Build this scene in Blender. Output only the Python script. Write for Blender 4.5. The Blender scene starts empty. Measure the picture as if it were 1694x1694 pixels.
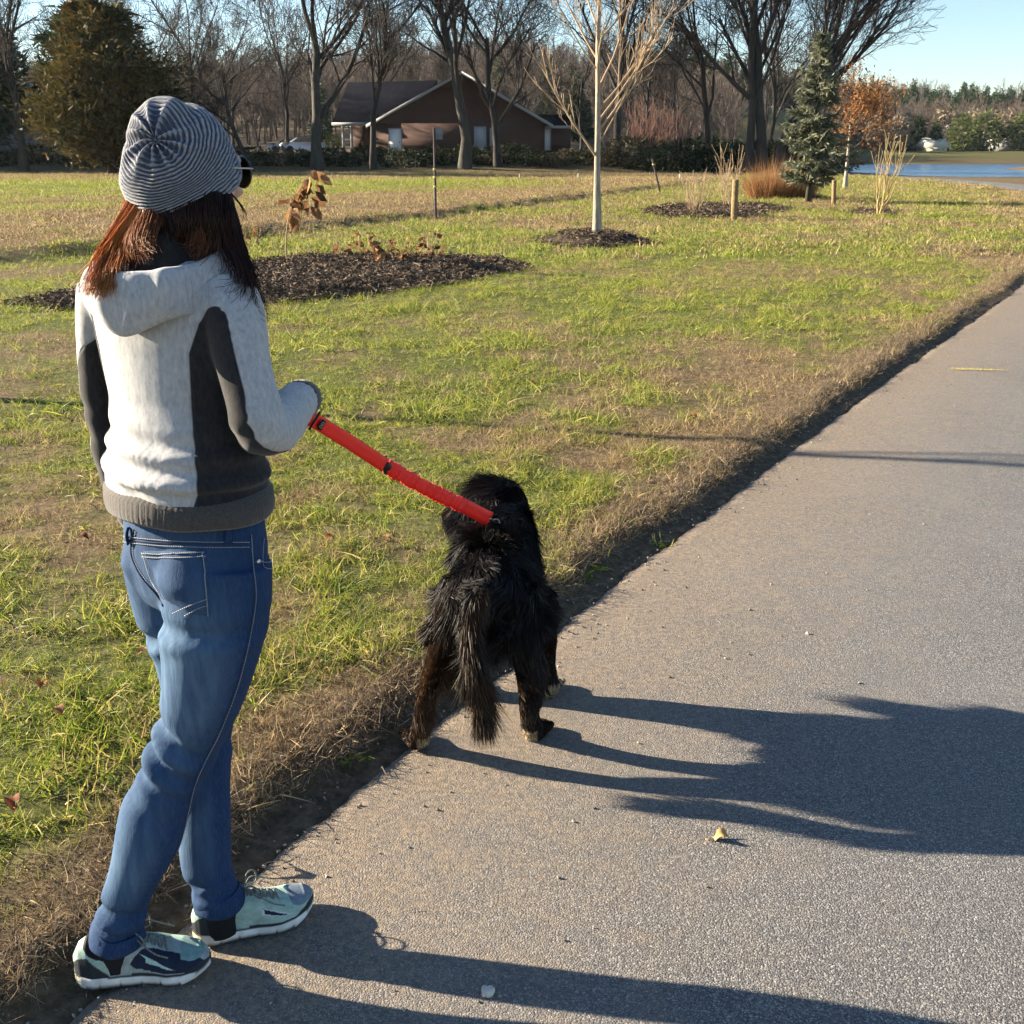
import bpy, bmesh, math, random
import numpy as np
from mathutils import Vector, Matrix
from mathutils.bvhtree import BVHTree

# ------------------------------------------------------------------ camera, sky, sun, exposure
SC = bpy.context.scene
COL = SC.collection
FPX, HOR, CAMH = 1750.0, 250.0, 1.56          # focal length and horizon row in photo pixels, camera height in m
TH = math.atan((847 - HOR) / FPX)
cd = bpy.data.cameras.new('camera'); cam = bpy.data.objects.new('camera', cd); COL.objects.link(cam)
cam.location = (0, 0, CAMH); cam.rotation_euler = (math.pi/2 - TH, 0, 0)
cd.sensor_width = 36; cd.lens = 36 * FPX / 1694; cd.clip_start = 0.05; cd.clip_end = 4000
SC.camera = cam
SUN_AZ, SUN_EL = math.radians(-75.5), math.radians(19)
world = bpy.data.worlds.new('World'); SC.world = world; world.use_nodes = True
wn = world.node_tree.nodes; wl = world.node_tree.links
sky = wn.new('ShaderNodeTexSky'); sky.sky_type = 'NISHITA'; sky.sun_disc = False
sky.sun_elevation = SUN_EL; sky.sun_rotation = SUN_AZ % (2*math.pi)
sky.air_density = 1.0; sky.dust_density = 0.25; sky.ozone_density = 2.6; sky.altitude = 100
bg = wn['Background']; bg.inputs['Strength'].default_value = 0.05
wl.new(sky.outputs[0], bg.inputs['Color'])
sl = bpy.data.lights.new('sun', 'SUN'); sl.energy = 5.0; sl.angle = math.radians(0.6); sl.color = (1.0, 0.86, 0.66)
so = bpy.data.objects.new('sun', sl); COL.objects.link(so)
sdir = Vector((math.sin(SUN_AZ)*math.cos(SUN_EL), math.cos(SUN_AZ)*math.cos(SUN_EL), math.sin(SUN_EL)))
so.rotation_euler = sdir.to_track_quat('Z', 'Y').to_euler(); so.location = (-20, 5, 15)
SC.view_settings.view_transform = 'Standard'; SC.view_settings.look = 'None'
SC.view_settings.exposure = 2.15; SC.view_settings.gamma = 1.0
SC.cycles.use_denoising = True
SC.cycles.use_adaptive_sampling = True; SC.cycles.adaptive_threshold = 0.03
SC.cycles.max_bounces = 4; SC.cycles.diffuse_bounces = 2; SC.cycles.transparent_max_bounces = 4
SC.cycles.transmission_bounces = 3; SC.cycles.glossy_bounces = 2

# ------------------------------------------------------------------ pixel <-> world helpers
ST, CT = math.sin(TH), math.cos(TH)
def ray(px, py):
    u = (px - 847) / FPX; v = -(py - 847) / FPX
    return np.array((u, CT + v*ST, -ST + v*CT))
def gp(px, py, z=0.0):
    d = ray(px, py); t = (z - CAMH) / d[2]
    return np.array((d[0]*t, d[1]*t, z))
def P(px, py, Y):
    d = ray(px, py); t = Y / d[1]
    return np.array((d[0]*t, Y, CAMH + d[2]*t))
def PR(px, py, Y, rpx):                      # point and a pixel radius turned into metres at that depth
    p = P(px, py, Y); dep = p[1]*CT + (CAMH - p[2])*ST
    return p, rpx*dep/FPX

# ------------------------------------------------------------------ noise
def _h(ix, iy, iz, s):
    n = (ix.astype(np.int64)*374761393 + iy.astype(np.int64)*668265263 + iz.astype(np.int64)*2147483647 + s*974634777) & 0xffffffff
    n = ((n ^ (n >> 13)) * 1274126177) & 0xffffffff
    n = ((n ^ (n >> 16)) * 2246822519) & 0xffffffff
    return ((n ^ (n >> 15)) & 0xffffff) / float(0xffffff)
def vn(x, y, z=None, s=0):
    x = np.asarray(x, float); y = np.asarray(y, float); z = np.zeros_like(x) if z is None else np.asarray(z, float)
    ix, iy, iz = np.floor(x), np.floor(y), np.floor(z)
    fx, fy, fz = x-ix, y-iy, z-iz
    fx, fy, fz = [f*f*(3-2*f) for f in (fx, fy, fz)]
    r = 0
    for a in (0, 1):
        for b in (0, 1):
            for c in (0, 1):
                w = (fx if a else 1-fx)*(fy if b else 1-fy)*(fz if c else 1-fz)
                r = r + w*_h(ix+a, iy+b, iz+c, s)
    return r*2-1
def fbm(x, y, z=None, s=0, o=4):
    r = 0; a = 1.0; t = 0; f = 1.0
    for i in range(o):
        r = r + a*vn(np.asarray(x)*f, np.asarray(y)*f, None if z is None else np.asarray(z)*f, s+i); t += a; a *= .5; f *= 2.03
    return r/t
def sst(a, b, x):
    t = np.clip((np.asarray(x, float)-a)/(b-a), 0, 1); return t*t*(3-2*t)
def lerp(a, b, t): return a + (b-a)*t

# ------------------------------------------------------------------ mesh helpers
class MB:                                     # collects vertices and faces of ONE mesh
    def __init__(s): s.v = []; s.q = []; s.t = []; s.n = 0
    def add(s, v, q=None, t=None):
        v = np.asarray(v, float).reshape(-1, 3); s.v.append(v)
        if q is not None and len(q): s.q.append(np.asarray(q, np.int64).reshape(-1, 4)+s.n)
        if t is not None and len(t): s.t.append(np.asarray(t, np.int64).reshape(-1, 3)+s.n)
        s.n += len(v); return s
    def mesh(s, name, mat=None, smooth=True):
        V = np.concatenate(s.v) if s.v else np.zeros((0, 3))
        Q = np.concatenate(s.q) if s.q else np.zeros((0, 4), np.int64)
        T = np.concatenate(s.t) if s.t else np.zeros((0, 3), np.int64)
        me = bpy.data.meshes.new(name)
        me.vertices.add(len(V)); me.vertices.foreach_set('co', V.astype(np.float32).ravel())
        nl = len(Q)*4+len(T)*3; me.loops.add(nl)
        me.loops.foreach_set('vertex_index', np.concatenate([Q.ravel(), T.ravel()]).astype(np.int32))
        npoly = len(Q)+len(T); me.polygons.add(npoly)
        ls = np.concatenate([np.arange(len(Q))*4, len(Q)*4+np.arange(len(T))*3]).astype(np.int32)
        me.polygons.foreach_set('loop_start', ls)
        me.update(calc_edges=True); me.validate()
        if smooth: me.polygons.foreach_set('use_smooth', np.ones(len(me.polygons), bool))
        if mat: me.materials.append(mat)
        return me
def link(name, me, parent=None, **kw):
    o = bpy.data.objects.new(name, me); COL.objects.link(o)
    if parent is not None: o.parent = parent; o.matrix_parent_inverse = parent.matrix_world.inverted() if False else Matrix.Identity(4)
    for k, v in kw.items(): o[k] = v
    return o
def tag(o, label, cat, group=None):
    o['label'] = label; o['category'] = cat
    if group: o['group'] = group
    return o
def thing(name, label, cat, loc=(0, 0, 0), rz=0.0, group=None):
    o = bpy.data.objects.new(name, None); COL.objects.link(o); o.location = loc; o.rotation_euler = (0, 0, rz)
    o.empty_display_size = .1
    return tag(o, label, cat, group)
def part(name, mb, mat, parent, smooth=True, **kw):      # verts in the parent's local space
    return link(name, mb.mesh(name, mat, smooth), parent, **kw)
def dup(root, loc, rz, sc=1.0):
    r = root.copy(); COL.objects.link(r); r.location = loc; r.rotation_euler = (0, 0, rz); r.scale = (sc, sc, sc) if np.isscalar(sc) else sc
    for ch in list(root.children):
        c = ch.copy(); COL.objects.link(c); c.parent = r
        for g in list(ch.children):
            d = g.copy(); COL.objects.link(d); d.parent = c
    return r
def box(mb, c, s, rz=0.0):
    x, y, z = [k/2 for k in s]
    v = np.array([(-x,-y,-z),(x,-y,-z),(x,y,-z),(-x,y,-z),(-x,-y,z),(x,-y,z),(x,y,z),(-x,y,z)])
    if rz: cz, sz = math.cos(rz), math.sin(rz); v = v @ np.array(((cz, sz, 0), (-sz, cz, 0), (0, 0, 1)))
    return mb.add(v+np.array(c), [(0,3,2,1),(4,5,6,7),(0,1,5,4),(1,2,6,5),(2,3,7,6),(3,0,4,7)])
def frames(pts):
    pts = np.asarray(pts, float); d = np.gradient(pts, axis=0); d /= np.linalg.norm(d, axis=1, keepdims=True)+1e-12
    N = np.zeros_like(d); ref = np.array((0, 0, 1.)) if abs(d[0][2]) < .9 else np.array((1., 0, 0))
    n = np.cross(d[0], ref); n /= np.linalg.norm(n)
    for i in range(len(d)):
        n = n - d[i]*np.dot(n, d[i]); n /= np.linalg.norm(n)+1e-12; N[i] = n
    return d, N, np.cross(d, N)
def tube(mb, pts, rad, sides=6, cap=True, flat=1.0):
    pts = np.asarray(pts, float); n = len(pts); rad = np.broadcast_to(np.asarray(rad, float), (n,))
    d, N, B = frames(pts)
    a = np.arange(sides)*2*math.pi/sides
    v = pts[:, None, :] + rad[:, None, None]*(np.cos(a)[None, :, None]*N[:, None, :] + flat*np.sin(a)[None, :, None]*B[:, None, :])
    i = np.arange(n-1)[:, None]*sides; j = np.arange(sides)[None, :]; k = (j+1) % sides
    q = np.stack([i+j, i+k, i+sides+k, i+sides+j], -1).reshape(-1, 4)
    v = v.reshape(-1, 3); t = []
    if cap:
        v = np.vstack([v, pts[0], pts[-1]]); m = n*sides
        t = [(m, (x+1) % sides, x) for x in range(sides)] + [(m+1, (n-1)*sides+x, (n-1)*sides+(x+1) % sides) for x in range(sides)]
    return mb.add(v, q, t)
def spline(pts, n):
    pts = np.asarray(pts, float)
    if len(pts) == 2: return pts[0]+(pts[1]-pts[0])*np.linspace(0, 1, n)[:, None]
    k = len(pts); t = np.linspace(0, k-1, n); i = np.clip(t.astype(int), 0, k-2); f = (t-i)[:, None]
    p1 = pts[i]; p2 = pts[i+1]; p0 = np.where((i > 0)[:, None], pts[np.maximum(i-1, 0)], 2*p1-p2); p3 = np.where((i < k-2)[:, None], pts[np.minimum(i+2, k-1)], 2*p2-p1)
    return .5*(2*p1+(p2-p0)*f+(2*p0-5*p1+4*p2-p3)*f**2+(3*p1-p0-3*p2+p3)*f**3)
def ribbons(mb, roots, dirs, length, width, segs=3, droop=0.0, rng=None, curl=0.0, side=None, bend=None):
    """many tapered strips: roots (N,3), dirs (N,3) unit, length (N), width (N); bend (N,3) is added quadratically"""
    N = len(roots); t = np.linspace(0, 1, segs+1)
    if side is None: side = rng.normal(size=(N, 3))
    side = side - dirs*np.sum(side*dirs, 1, keepdims=True); side /= np.linalg.norm(side, axis=1, keepdims=True)+1e-9
    c = roots[:, None, :] + dirs[:, None, :]*(length[:, None]*t)[..., None]
    b = np.zeros((N, 3)) if bend is None else bend
    if curl: b = b+rng.normal(size=(N, 3))*curl
    b = b + np.array((0, 0, -droop))
    c = c + b[:, None, :]*(length[:, None]*t**2)[..., None]
    w = (width[:, None]*(1-t**1.5*.95)*.5)[..., None]*side[:, None, :]
    v = np.stack([c-w, c+w], 2).reshape(N, -1, 3)
    base = (np.arange(N)*2*(segs+1))[:, None]; s = np.arange(segs)[None, :]*2
    q = np.stack([base+s, base+s+1, base+s+3, base+s+2], -1).reshape(-1, 4)
    return mb.add(v.reshape(-1, 3), q)
def lathe(mb, prof, sides=12, c=(0, 0, 0)):
    a = np.arange(sides)*2*math.pi/sides; prof = np.asarray(prof, float)
    v = np.stack([prof[:, 0:1]*np.cos(a), prof[:, 0:1]*np.sin(a), np.repeat(prof[:, 1:2], sides, 1)], -1)
    n = len(prof); i = np.arange(n-1)[:, None]*sides; j = np.arange(sides)[None, :]; k = (j+1) % sides
    return mb.add(v.reshape(-1, 3)+np.array(c), np.stack([i+j, i+k, i+sides+k, i+sides+j], -1).reshape(-1, 4))

# ------------------------------------------------------------------ materials
class NT:
    def __init__(s, name):
        s.m = bpy.data.materials.new(name); s.m.use_nodes = True; s.t = s.m.node_tree; s.n = s.t.nodes; s.l = s.t.links
        s.p = s.n['Principled BSDF']; s.out = s.n['Material Output']
    def new(s, k, **kw):
        n = s.n.new(k)
        for a, b in kw.items(): setattr(n, a, b)
        return n
    def pos(s): return s.new('ShaderNodeNewGeometry').outputs['Position']
    def obj(s): return s.new('ShaderNodeTexCoord').outputs['Object']
    def noise(s, vec, scale, detail=4, rough=.55, dist=0):
        n = s.new('ShaderNodeTexNoise'); n.inputs['Scale'].default_value = scale; n.inputs['Detail'].default_value = detail
        n.inputs['Roughness'].default_value = rough; n.inputs['Distortion'].default_value = dist; s.l.new(vec, n.inputs['Vector']); return n.outputs['Fac']
    def voro(s, vec, scale, feature='F1'):
        n = s.new('ShaderNodeTexVoronoi', feature=feature); n.inputs['Scale'].default_value = scale; s.l.new(vec, n.inputs['Vector']); return n
    def ramp(s, fac, stops, interp='LINEAR'):
        r = s.new('ShaderNodeValToRGB'); r.color_ramp.interpolation = interp; e = r.color_ramp.elements
        while len(e) < len(stops): e.new(.5)
        for k, (p, c) in enumerate(stops):
            e[k].position = p; e[k].color = (*c, 1) if len(c) == 3 else c
        s.l.new(fac, r.inputs['Fac']); return r.outputs['Color']
    def mix(s, fac, a, b, mode='MIX'):
        n = s.new('ShaderNodeMix', data_type='RGBA', blend_type=mode)
        for k, x in ((0, fac), (6, a), (7, b)):
            if hasattr(x, 'links'): s.l.new(x, n.inputs[k])
            elif k == 0: n.inputs[0].default_value = x
            else: n.inputs[k].default_value = (*x, 1)
        return n.outputs[2]
    def math(s, op, a, b=0.0, c=0.0):
        n = s.new('ShaderNodeMath', operation=op)
        for k, x in enumerate((a, b, c)):
            if hasattr(x, 'links'): s.l.new(x, n.inputs[k])
            else: n.inputs[k].default_value = x
        return n.outputs[0]
    def attr(s, name): return s.new('ShaderNodeAttribute', attribute_name=name)
    def bump(s, h, strength=.3, dist=.01):
        b = s.new('ShaderNodeBump'); b.inputs['Strength'].default_value = strength; b.inputs['Distance'].default_value = dist
        s.l.new(h, b.inputs['Height']); s.l.new(b.outputs[0], s.p.inputs['Normal']); return b
    def col(s, c):
        if hasattr(c, 'links'): s.l.new(c, s.p.inputs['Base Color'])
        else: s.p.inputs['Base Color'].default_value = (*c, 1)
        return s
    def set(s, **kw):
        for k, v in kw.items(): s.p.inputs[k.replace('_', ' ')].default_value = v
        return s
    def translucent(s, col, fac=.35):
        t = s.new('ShaderNodeBsdfTranslucent'); m = s.new('ShaderNodeMixShader'); m.inputs[0].default_value = fac
        if hasattr(col, 'links'): s.l.new(col, t.inputs[0])
        else: t.inputs[0].default_value = (*col, 1)
        s.l.new(s.p.outputs[0], m.inputs[1]); s.l.new(t.outputs[0], m.inputs[2]); s.l.new(m.outputs[0], s.out.inputs[0]); return s
def plain(name, col, rough=.8, var=.25, scale=6.0, spec=.3, metal=0.0, bump=0.0):
    t = NT(name); n = t.noise(t.obj(), scale, 5)
    d = tuple(c*(1-var) for c in col); e = tuple(min(1, c*(1+var)) for c in col)
    t.col(t.ramp(n, [(.3, d), (.7, e)])); t.set(Roughness=rough, Metallic=metal); t.p.inputs['Specular IOR Level'].default_value = spec
    if bump: t.bump(n, bump, .02)
    return t.m
def blades(name, stops, trans=.35, rough=.7, spec=.15, patch=None, jit=1.0):
    """leaf-like material: colour varies from blade to blade and from tuft to tuft"""
    t = NT(name); g = t.new('ShaderNodeNewGeometry'); oi = t.new('ShaderNodeObjectInfo')
    f = t.math('FRACT', t.math('ADD', t.math('MULTIPLY', g.outputs['Random Per Island'], jit), oi.outputs['Random']))
    c = t.ramp(f, stops)
    if patch: 
        n = t.noise(g.outputs['Position'], patch[0], 3); c = t.mix(t.ramp(n, [(.38, (0, 0, 0)), (.62, (1, 1, 1))]), c, patch[1])
    t.col(c).set(Roughness=rough); t.p.inputs['Specular IOR Level'].default_value = spec
    if trans: t.translucent(c, trans)
    return t.m

# ------------------------------------------------------------------ instanced ground cover (geometry nodes)
def gn_scatter(name, pts, rot, scale, meshes, kind_label=None, idx=None, seed=0):
    """one object whose points each carry one of the meshes"""
    rng = np.random.default_rng(seed); n = len(pts)
    me = bpy.data.meshes.new(name); me.vertices.add(n); me.vertices.foreach_set('co', np.asarray(pts, np.float32).ravel())
    me.update()
    a = me.attributes.new('rot', 'FLOAT_VECTOR', 'POINT'); a.data.foreach_set('vector', np.asarray(rot, np.float32).ravel())
    a = me.attributes.new('scl', 'FLOAT_VECTOR', 'POINT'); a.data.foreach_set('vector', np.asarray(scale, np.float32).ravel())
    a = me.attributes.new('pick', 'INT', 'POINT'); a.data.foreach_set('value', (rng.integers(0, len(meshes), n) if idx is None else idx).astype(np.int32))
    o = link(name, me, kind='stuff')
    ng = bpy.data.node_groups.new(name+'_nodes', 'GeometryNodeTree')
    ng.interface.new_socket('Geometry', in_out='INPUT', socket_type='NodeSocketGeometry')
    ng.interface.new_socket('Geometry', in_out='OUTPUT', socket_type='NodeSocketGeometry')
    N = ng.nodes; L = ng.links
    gi = N.new('NodeGroupInput'); go = N.new('NodeGroupOutput'); ip = N.new('GeometryNodeInstanceOnPoints')
    src = bpy.data.collections.new(name+'_source')
    for k, m in enumerate(meshes):
        so_ = bpy.data.objects.new('%s_piece_%02d' % (name, k), m); src.objects.link(so_)
    ci = N.new('GeometryNodeCollectionInfo'); ci.inputs['Collection'].default_value = src
    ci.inputs['Separate Children'].default_value = True; ci.inputs['Reset Children'].default_value = True
    def at(nm, ty):
        k = N.new('GeometryNodeInputNamedAttribute'); k.data_type = ty; k.inputs['Name'].default_value = nm; return k.outputs['Attribute']
    L.new(gi.outputs[0], ip.inputs['Points']); L.new(ci.outputs[0], ip.inputs['Instance'])
    ip.inputs['Pick Instance'].default_value = True; L.new(at('pick', 'INT'), ip.inputs['Instance Index'])
    er = N.new('FunctionNodeEulerToRotation'); L.new(at('rot', 'FLOAT_VECTOR'), er.inputs[0]); L.new(er.outputs[0], ip.inputs['Rotation'])
    L.new(at('scl', 'FLOAT_VECTOR'), ip.inputs['Scale']); L.new(ip.outputs[0], go.inputs[0])
    md = o.modifiers.new('scatter', 'NODES'); md.node_group = ng
    return o
# ------------------------------------------------------------------ the path's left edge, the field's low bank, terrain height
EDGE = spline([(-6.2,-9), (-3.3,-3.2), (-1.62,.1), (-.853,1.578), (-.54,2.118), (-.251,2.626), (.15,3.30), (.492,3.92), (1.003,4.722), (1.432,5.444),
               (2.82,7.705), (4.207,9.9), (6.07,12.9), (9.2,18.2), (12.9,25.5), (16.6,33.5), (19.6,42), (21.6,50), (22.8,60), (23.0,72), (22.4,86), (21,110)], 180)
RIDGE = spline([(-40,-14), (-20,3), (-12,11), (-7.6,15.8), (-4.6,21.2), (-1.9,26.6), (2.0,36), (6.7,48.5), (12.5,64), (20,90)], 60)
def sdist(x, y, L, chunk=20000):
    """signed distance to polyline L, positive on its left side"""
    x = np.asarray(x, float).ravel(); y = np.asarray(y, float).ravel(); out = np.empty(len(x))
    a = L[:-1]; d = L[1:]-a; l2 = (d**2).sum(1)
    for s in range(0, len(x), chunk):
        px = x[s:s+chunk, None]-a[None, :, 0]; py = y[s:s+chunk, None]-a[None, :, 1]
        t = np.clip((px*d[:, 0]+py*d[:, 1])/l2, 0, 1)
        rx = px-t*d[:, 0]; ry = py-t*d[:, 1]; k = np.argmin(rx*rx+ry*ry, 1); i = np.arange(len(k))
        cr = d[k, 0]*py[i, k]-d[k, 1]*px[i, k]
        out[s:s+chunk] = np.sqrt((rx*rx+ry*ry)[i, k])*np.sign(cr)
    return out
PATHW = 3.0
def lipj(x, y): return .05*fbm(x*2.2, y*2.2, s=5, o=2)+.028*fbm(x*9, y*9, s=9, o=2)
def height(x, y, t=None, r=None):
    x = np.asarray(x, float); y = np.asarray(y, float)
    if t is None: t = sdist(x, y, EDGE).reshape(x.shape)
    if r is None: r = sdist(x, y, RIDGE).reshape(x.shape)
    j = lipj(x, y)
    und = .022*fbm(x*.9, y*.9, s=2, o=3)*sst(.3, 1.5, t)+.01*fbm(x*5, y*5, s=3, o=2)*sst(.05, .4, t)+.05*fbm(x*.2, y*.2, s=6, o=2)*sst(1, 6, t)
    z = -.035+.03*sst(-.04, .03, t)+.062*sst(.08+j, .20+j, t)+und
    z = np.where(t < -PATHW-.05, .02+.03*fbm(x, y, s=4), z)
    z = z+.16*sst(-.25, .12, r)*sst(3, 12, y)*sst(70, 50, y)
    z = z+1.35*sst(85, 93, y)*sst(16, 8, x)
    rv = sst(70, 84, y)*sst(238, 226, y)*sst(24, 34, x-.03*y)
    z = z-2.4*rv+1.5*sst(232, 246, y)*sst(16, 24, x)
    z = z+.55*rv*sst(.05, .5, fbm(x*.05, y*.02, s=31, o=3))*2.0
    z = z+3.6*np.exp(-((x-86)/15)**2-((y-158)/16)**2)
    right = sst(.22, .32, x/np.maximum(y, 1))
    hill = lerp(sst(140, 330, y), sst(285, 520, y)*1.0, right)
    az = x/np.maximum(y, 1)
    top = 12.5+3.0*np.cos((az+.02)*9.0)+2.5*fbm(x*.006, y*.006, s=21, o=3)
    top = lerp(top, 19-18*(az-.3)+9*fbm(x*.011, y*.004, s=27, o=3), right)
    z = z+hill*top
    return z
def gh(px, py):                                # ground point under a pixel, on the real terrain
    z = 0.0
    for _ in range(4):
        p = gp(px, py, z); z = float(height(np.array([p[0]]), np.array([p[1]]))[0])
    return np.array((p[0], p[1], z))
def ground_z(x, y): return float(height(np.array([x]), np.array([y]))[0])
def green(x, y, t=None, r=None):               # how green (1) or dry (0) the turf is
    if t is None: t = sdist(x, y, EDGE)
    if r is None: r = sdist(x, y, RIDGE)
    g = .54+.60*fbm(x*.55, y*.42, s=40, o=3)+.62*fbm(x*2.3, y*2.3, s=44, o=2)+.42*fbm(x*7, y*7, s=46, o=2)
    g = g-.52*sst(.55, .15, t)-.22*sst(3.2, .8, t)*sst(3.6, 5.5, y)
    g = g+.16*sst(7, 10, y)*sst(24, 19, y)
    inf = sst(-.3, .5, r)
    band = -(.62+.4*sst(-1, -4, x))*sst(11, 1.0, r)+.5*sst(2, 7, r)*sst(34, 40, y)*sst(58, 50, y)-.55*sst(54, 62, y)
    return g+inf*band
# ------------------------------------------------------------------ ground sheet
def graded(lo, hi, step, out_lo, out_hi, g=1.07, top=1e9):
    c = list(np.arange(lo, hi+1e-6, step)); s = step
    while c[-1] < out_hi: s = min(s*g, top); c.append(c[-1]+s)
    s = step; d = [lo]
    while d[-1] > out_lo: s = min(s*g, top); d.append(d[-1]-s)
    return np.array(sorted(set(d[1:]))+c)
gx = graded(-2.4, 3.2, .032, -900, 900, 1.08, 40); gy = graded(1.2, 6.6, .038, -30, 1500, 1.05, 40)
X, Y = np.meshgrid(gx, gy); Z = height(X.ravel(), Y.ravel()).reshape(X.shape)
nx, ny = len(gx), len(gy)
i = np.arange(ny-1)[:, None]*nx; j = np.arange(nx-1)[None, :]
mb = MB().add(np.stack([X, Y, Z], -1).reshape(-1, 3), np.stack([i+j, i+j+1, i+nx+j+1, i+nx+j], -1).reshape(-1, 4))
t = NT('turf_soil'); pz = t.pos()
at = t.attr('cover')
sep = t.new('ShaderNodeSeparateColor'); t.l.new(at.outputs['Color'], sep.inputs[0])
n1 = t.noise(pz, 26, 6, .7); n2 = t.noise(pz, 3.1, 4)
soil = t.ramp(n1, [(.3, (.045, .032, .021)), (.52, (.11, .08, .052)), (.72, (.19, .145, .095))])
gr = t.ramp(n1, [(.32, (.035, .04, .012)), (.5, (.08, .09, .024)), (.7, (.15, .15, .05))])
dry = t.ramp(n1, [(.32, (.06, .042, .026)), (.55, (.16, .115, .065)), (.72, (.26, .2, .12))])
c = t.mix(sep.outputs[0], dry, gr)
leaf = t.ramp(t.noise(pz, .6, 6, .7), [(.35, (.055, .042, .03)), (.65, (.15, .11, .075))])
c = t.mix(sep.outputs[1], c, leaf); c = t.mix(sep.outputs[2], c, soil)
t.col(c).set(Roughness=.95); t.p.inputs['Specular IOR Level'].default_value = .1; t.bump(n1, .7, .02)
me = mb.mesh('ground', t.m)
xv, yv = X.ravel(), Y.ravel(); tv = sdist(xv, yv, EDGE); rv_ = sdist(xv, yv, RIDGE)
gg = np.clip(green(xv, yv, tv, rv_)*1.1, 0, 1); gg = np.where(yv > 80, .3+.3*fbm(xv*.02, yv*.05, s=8), gg)
wood = sst(84, 92, yv)*sst(30, 20, xv-.03*yv)*.8+sst(250, 300, yv); wood = np.where((yv > 236) & (yv < 262) & (xv > 40), 0, wood); wood = np.clip(wood, 0, 1)
gg = np.where((yv > 236) & (yv < 270) & (xv > 30), .9, gg)
sand = np.exp(-((xv-86)/18)**2-((yv-158)/19)**2) > .25
gg = np.where(sand, 0.0, gg); wood = np.where(sand, 0.0, wood)
dirt = sst(.30, .16, tv+lipj(xv, yv)*-1)*(tv > -PATHW-.1); rvw = sst(70, 80, yv)*sst(240, 230, yv)*sst(20, 26, xv-.03*yv)
dirt = np.clip(np.maximum(dirt, np.where(sand, 0, rvw*(Z.ravel() < -.85))), 0, 1)
ca = me.color_attributes.new('cover', 'FLOAT_COLOR', 'POINT')
ca.data.foreach_set('color', np.stack([np.clip(gg, 0, 1), wood, dirt, np.ones_like(gg)], 1).astype(np.float32).ravel())
link('ground', me, kind='structure', label='grassy park ground beside the path')
# ------------------------------------------------------------------ asphalt path
L2 = spline(EDGE, 900); dd = np.gradient(L2, axis=0); dd /= np.linalg.norm(dd, axis=1, keepdims=True); nr = np.stack([dd[:, 1], -dd[:, 0]], 1)
offs = np.concatenate([np.linspace(0, .5, 14), np.linspace(.6, PATHW, 17)])
jit = .022*fbm(L2[:, 0]*6, L2[:, 1]*6, s=14, o=3)+.012*fbm(L2[:, 0]*25, L2[:, 1]*25, s=15, o=2)
pp = L2[:, None, :]+nr[:, None, :]*(offs[None, :]+jit[:, None]*(1-sst(0, .3, offs))[None, :])[..., None]
zz = .012*np.sin(np.pi*offs/PATHW)[None, :]-.012*sst(.03, 0, offs)[None, :]+.003*fbm(pp[..., 0]*2, pp[..., 1]*2, s=16, o=2)
m_, k_ = pp.shape[:2]; i = np.arange(m_-1)[:, None]*k_; j = np.arange(k_-1)[None, :]
mb = MB().add(np.concatenate([pp, zz[..., None]], -1).reshape(-1, 3), np.stack([i+j, i+k_+j, i+k_+j+1, i+j+1], -1).reshape(-1, 4))
t = NT('asphalt'); pz = t.pos(); e = t.attr('edge').outputs['Fac']
v1 = t.voro(pz, 250); v2 = t.voro(pz, 260)
n1 = t.noise(pz, 310, 3, .6); n2 = t.noise(pz, 1.1, 5); n3 = t.noise(pz, 9, 4); n4 = t.noise(pz, 60, 3)
hsv = t.new('ShaderNodeSeparateColor'); t.l.new(v1.outputs['Color'], hsv.inputs[0])
agg = t.ramp(hsv.outputs[0], [(0, (.068, .066, .065)), (.4, (.172, .165, .157)), (.75, (.27, .257, .24)), (1, (.42, .395, .355))])
base = t.mix(t.ramp(n1, [(.42, (0, 0, 0)), (.58, (1, 1, 1))]), (.065, .066, .07), agg)
nw = t.noise(pz, 2.7, 6, .7, .6); base = t.mix(t.math('MULTIPLY', t.ramp(nw, [(.52, (0, 0, 0)), (.7, (1, 1, 1))]), .30), base, (.09, .088, .086)); base = t.mix(t.math('MULTIPLY', t.ramp(n2, [(.35, (0, 0, 0)), (.7, (1, 1, 1))]), .3), base, (.18, .178, .18))
dm = t.math('MULTIPLY', t.ramp(t.math('ADD', e, t.math('MULTIPLY', t.math('SUBTRACT', n3, .5), .9)), [(.1, (0, 0, 0)), (.95, (1, 1, 1))]), .8)
dm = t.math('MULTIPLY', dm, t.ramp(n4, [(.3, (.45, .45, .45)), (.62, (1, 1, 1))]))
dirtc = t.ramp(n4, [(.3, (.15, .11, .075)), (.7, (.30, .23, .155))])
t.col(t.mix(dm, base, dirtc)).set(Roughness=.85); t.p.inputs['Specular IOR Level'].default_value = .25
hgt = t.math('ADD', t.math('MULTIPLY', n1, 1.0), t.math('MULTIPLY', v1.outputs['Distance'], -60*0.02))
t.bump(hgt, .32, .005)
me = mb.mesh('path', t.m)
ev = np.repeat(np.clip(1-offs/1.5, 0, 1)[None, :]**1.4, m_, 0)
a = me.attributes.new('edge', 'FLOAT', 'POINT'); a.data.foreach_set('value', ev.astype(np.float32).ravel())
link('path', me, kind='structure', label='grey asphalt footpath with dirt along its edge')
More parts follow.
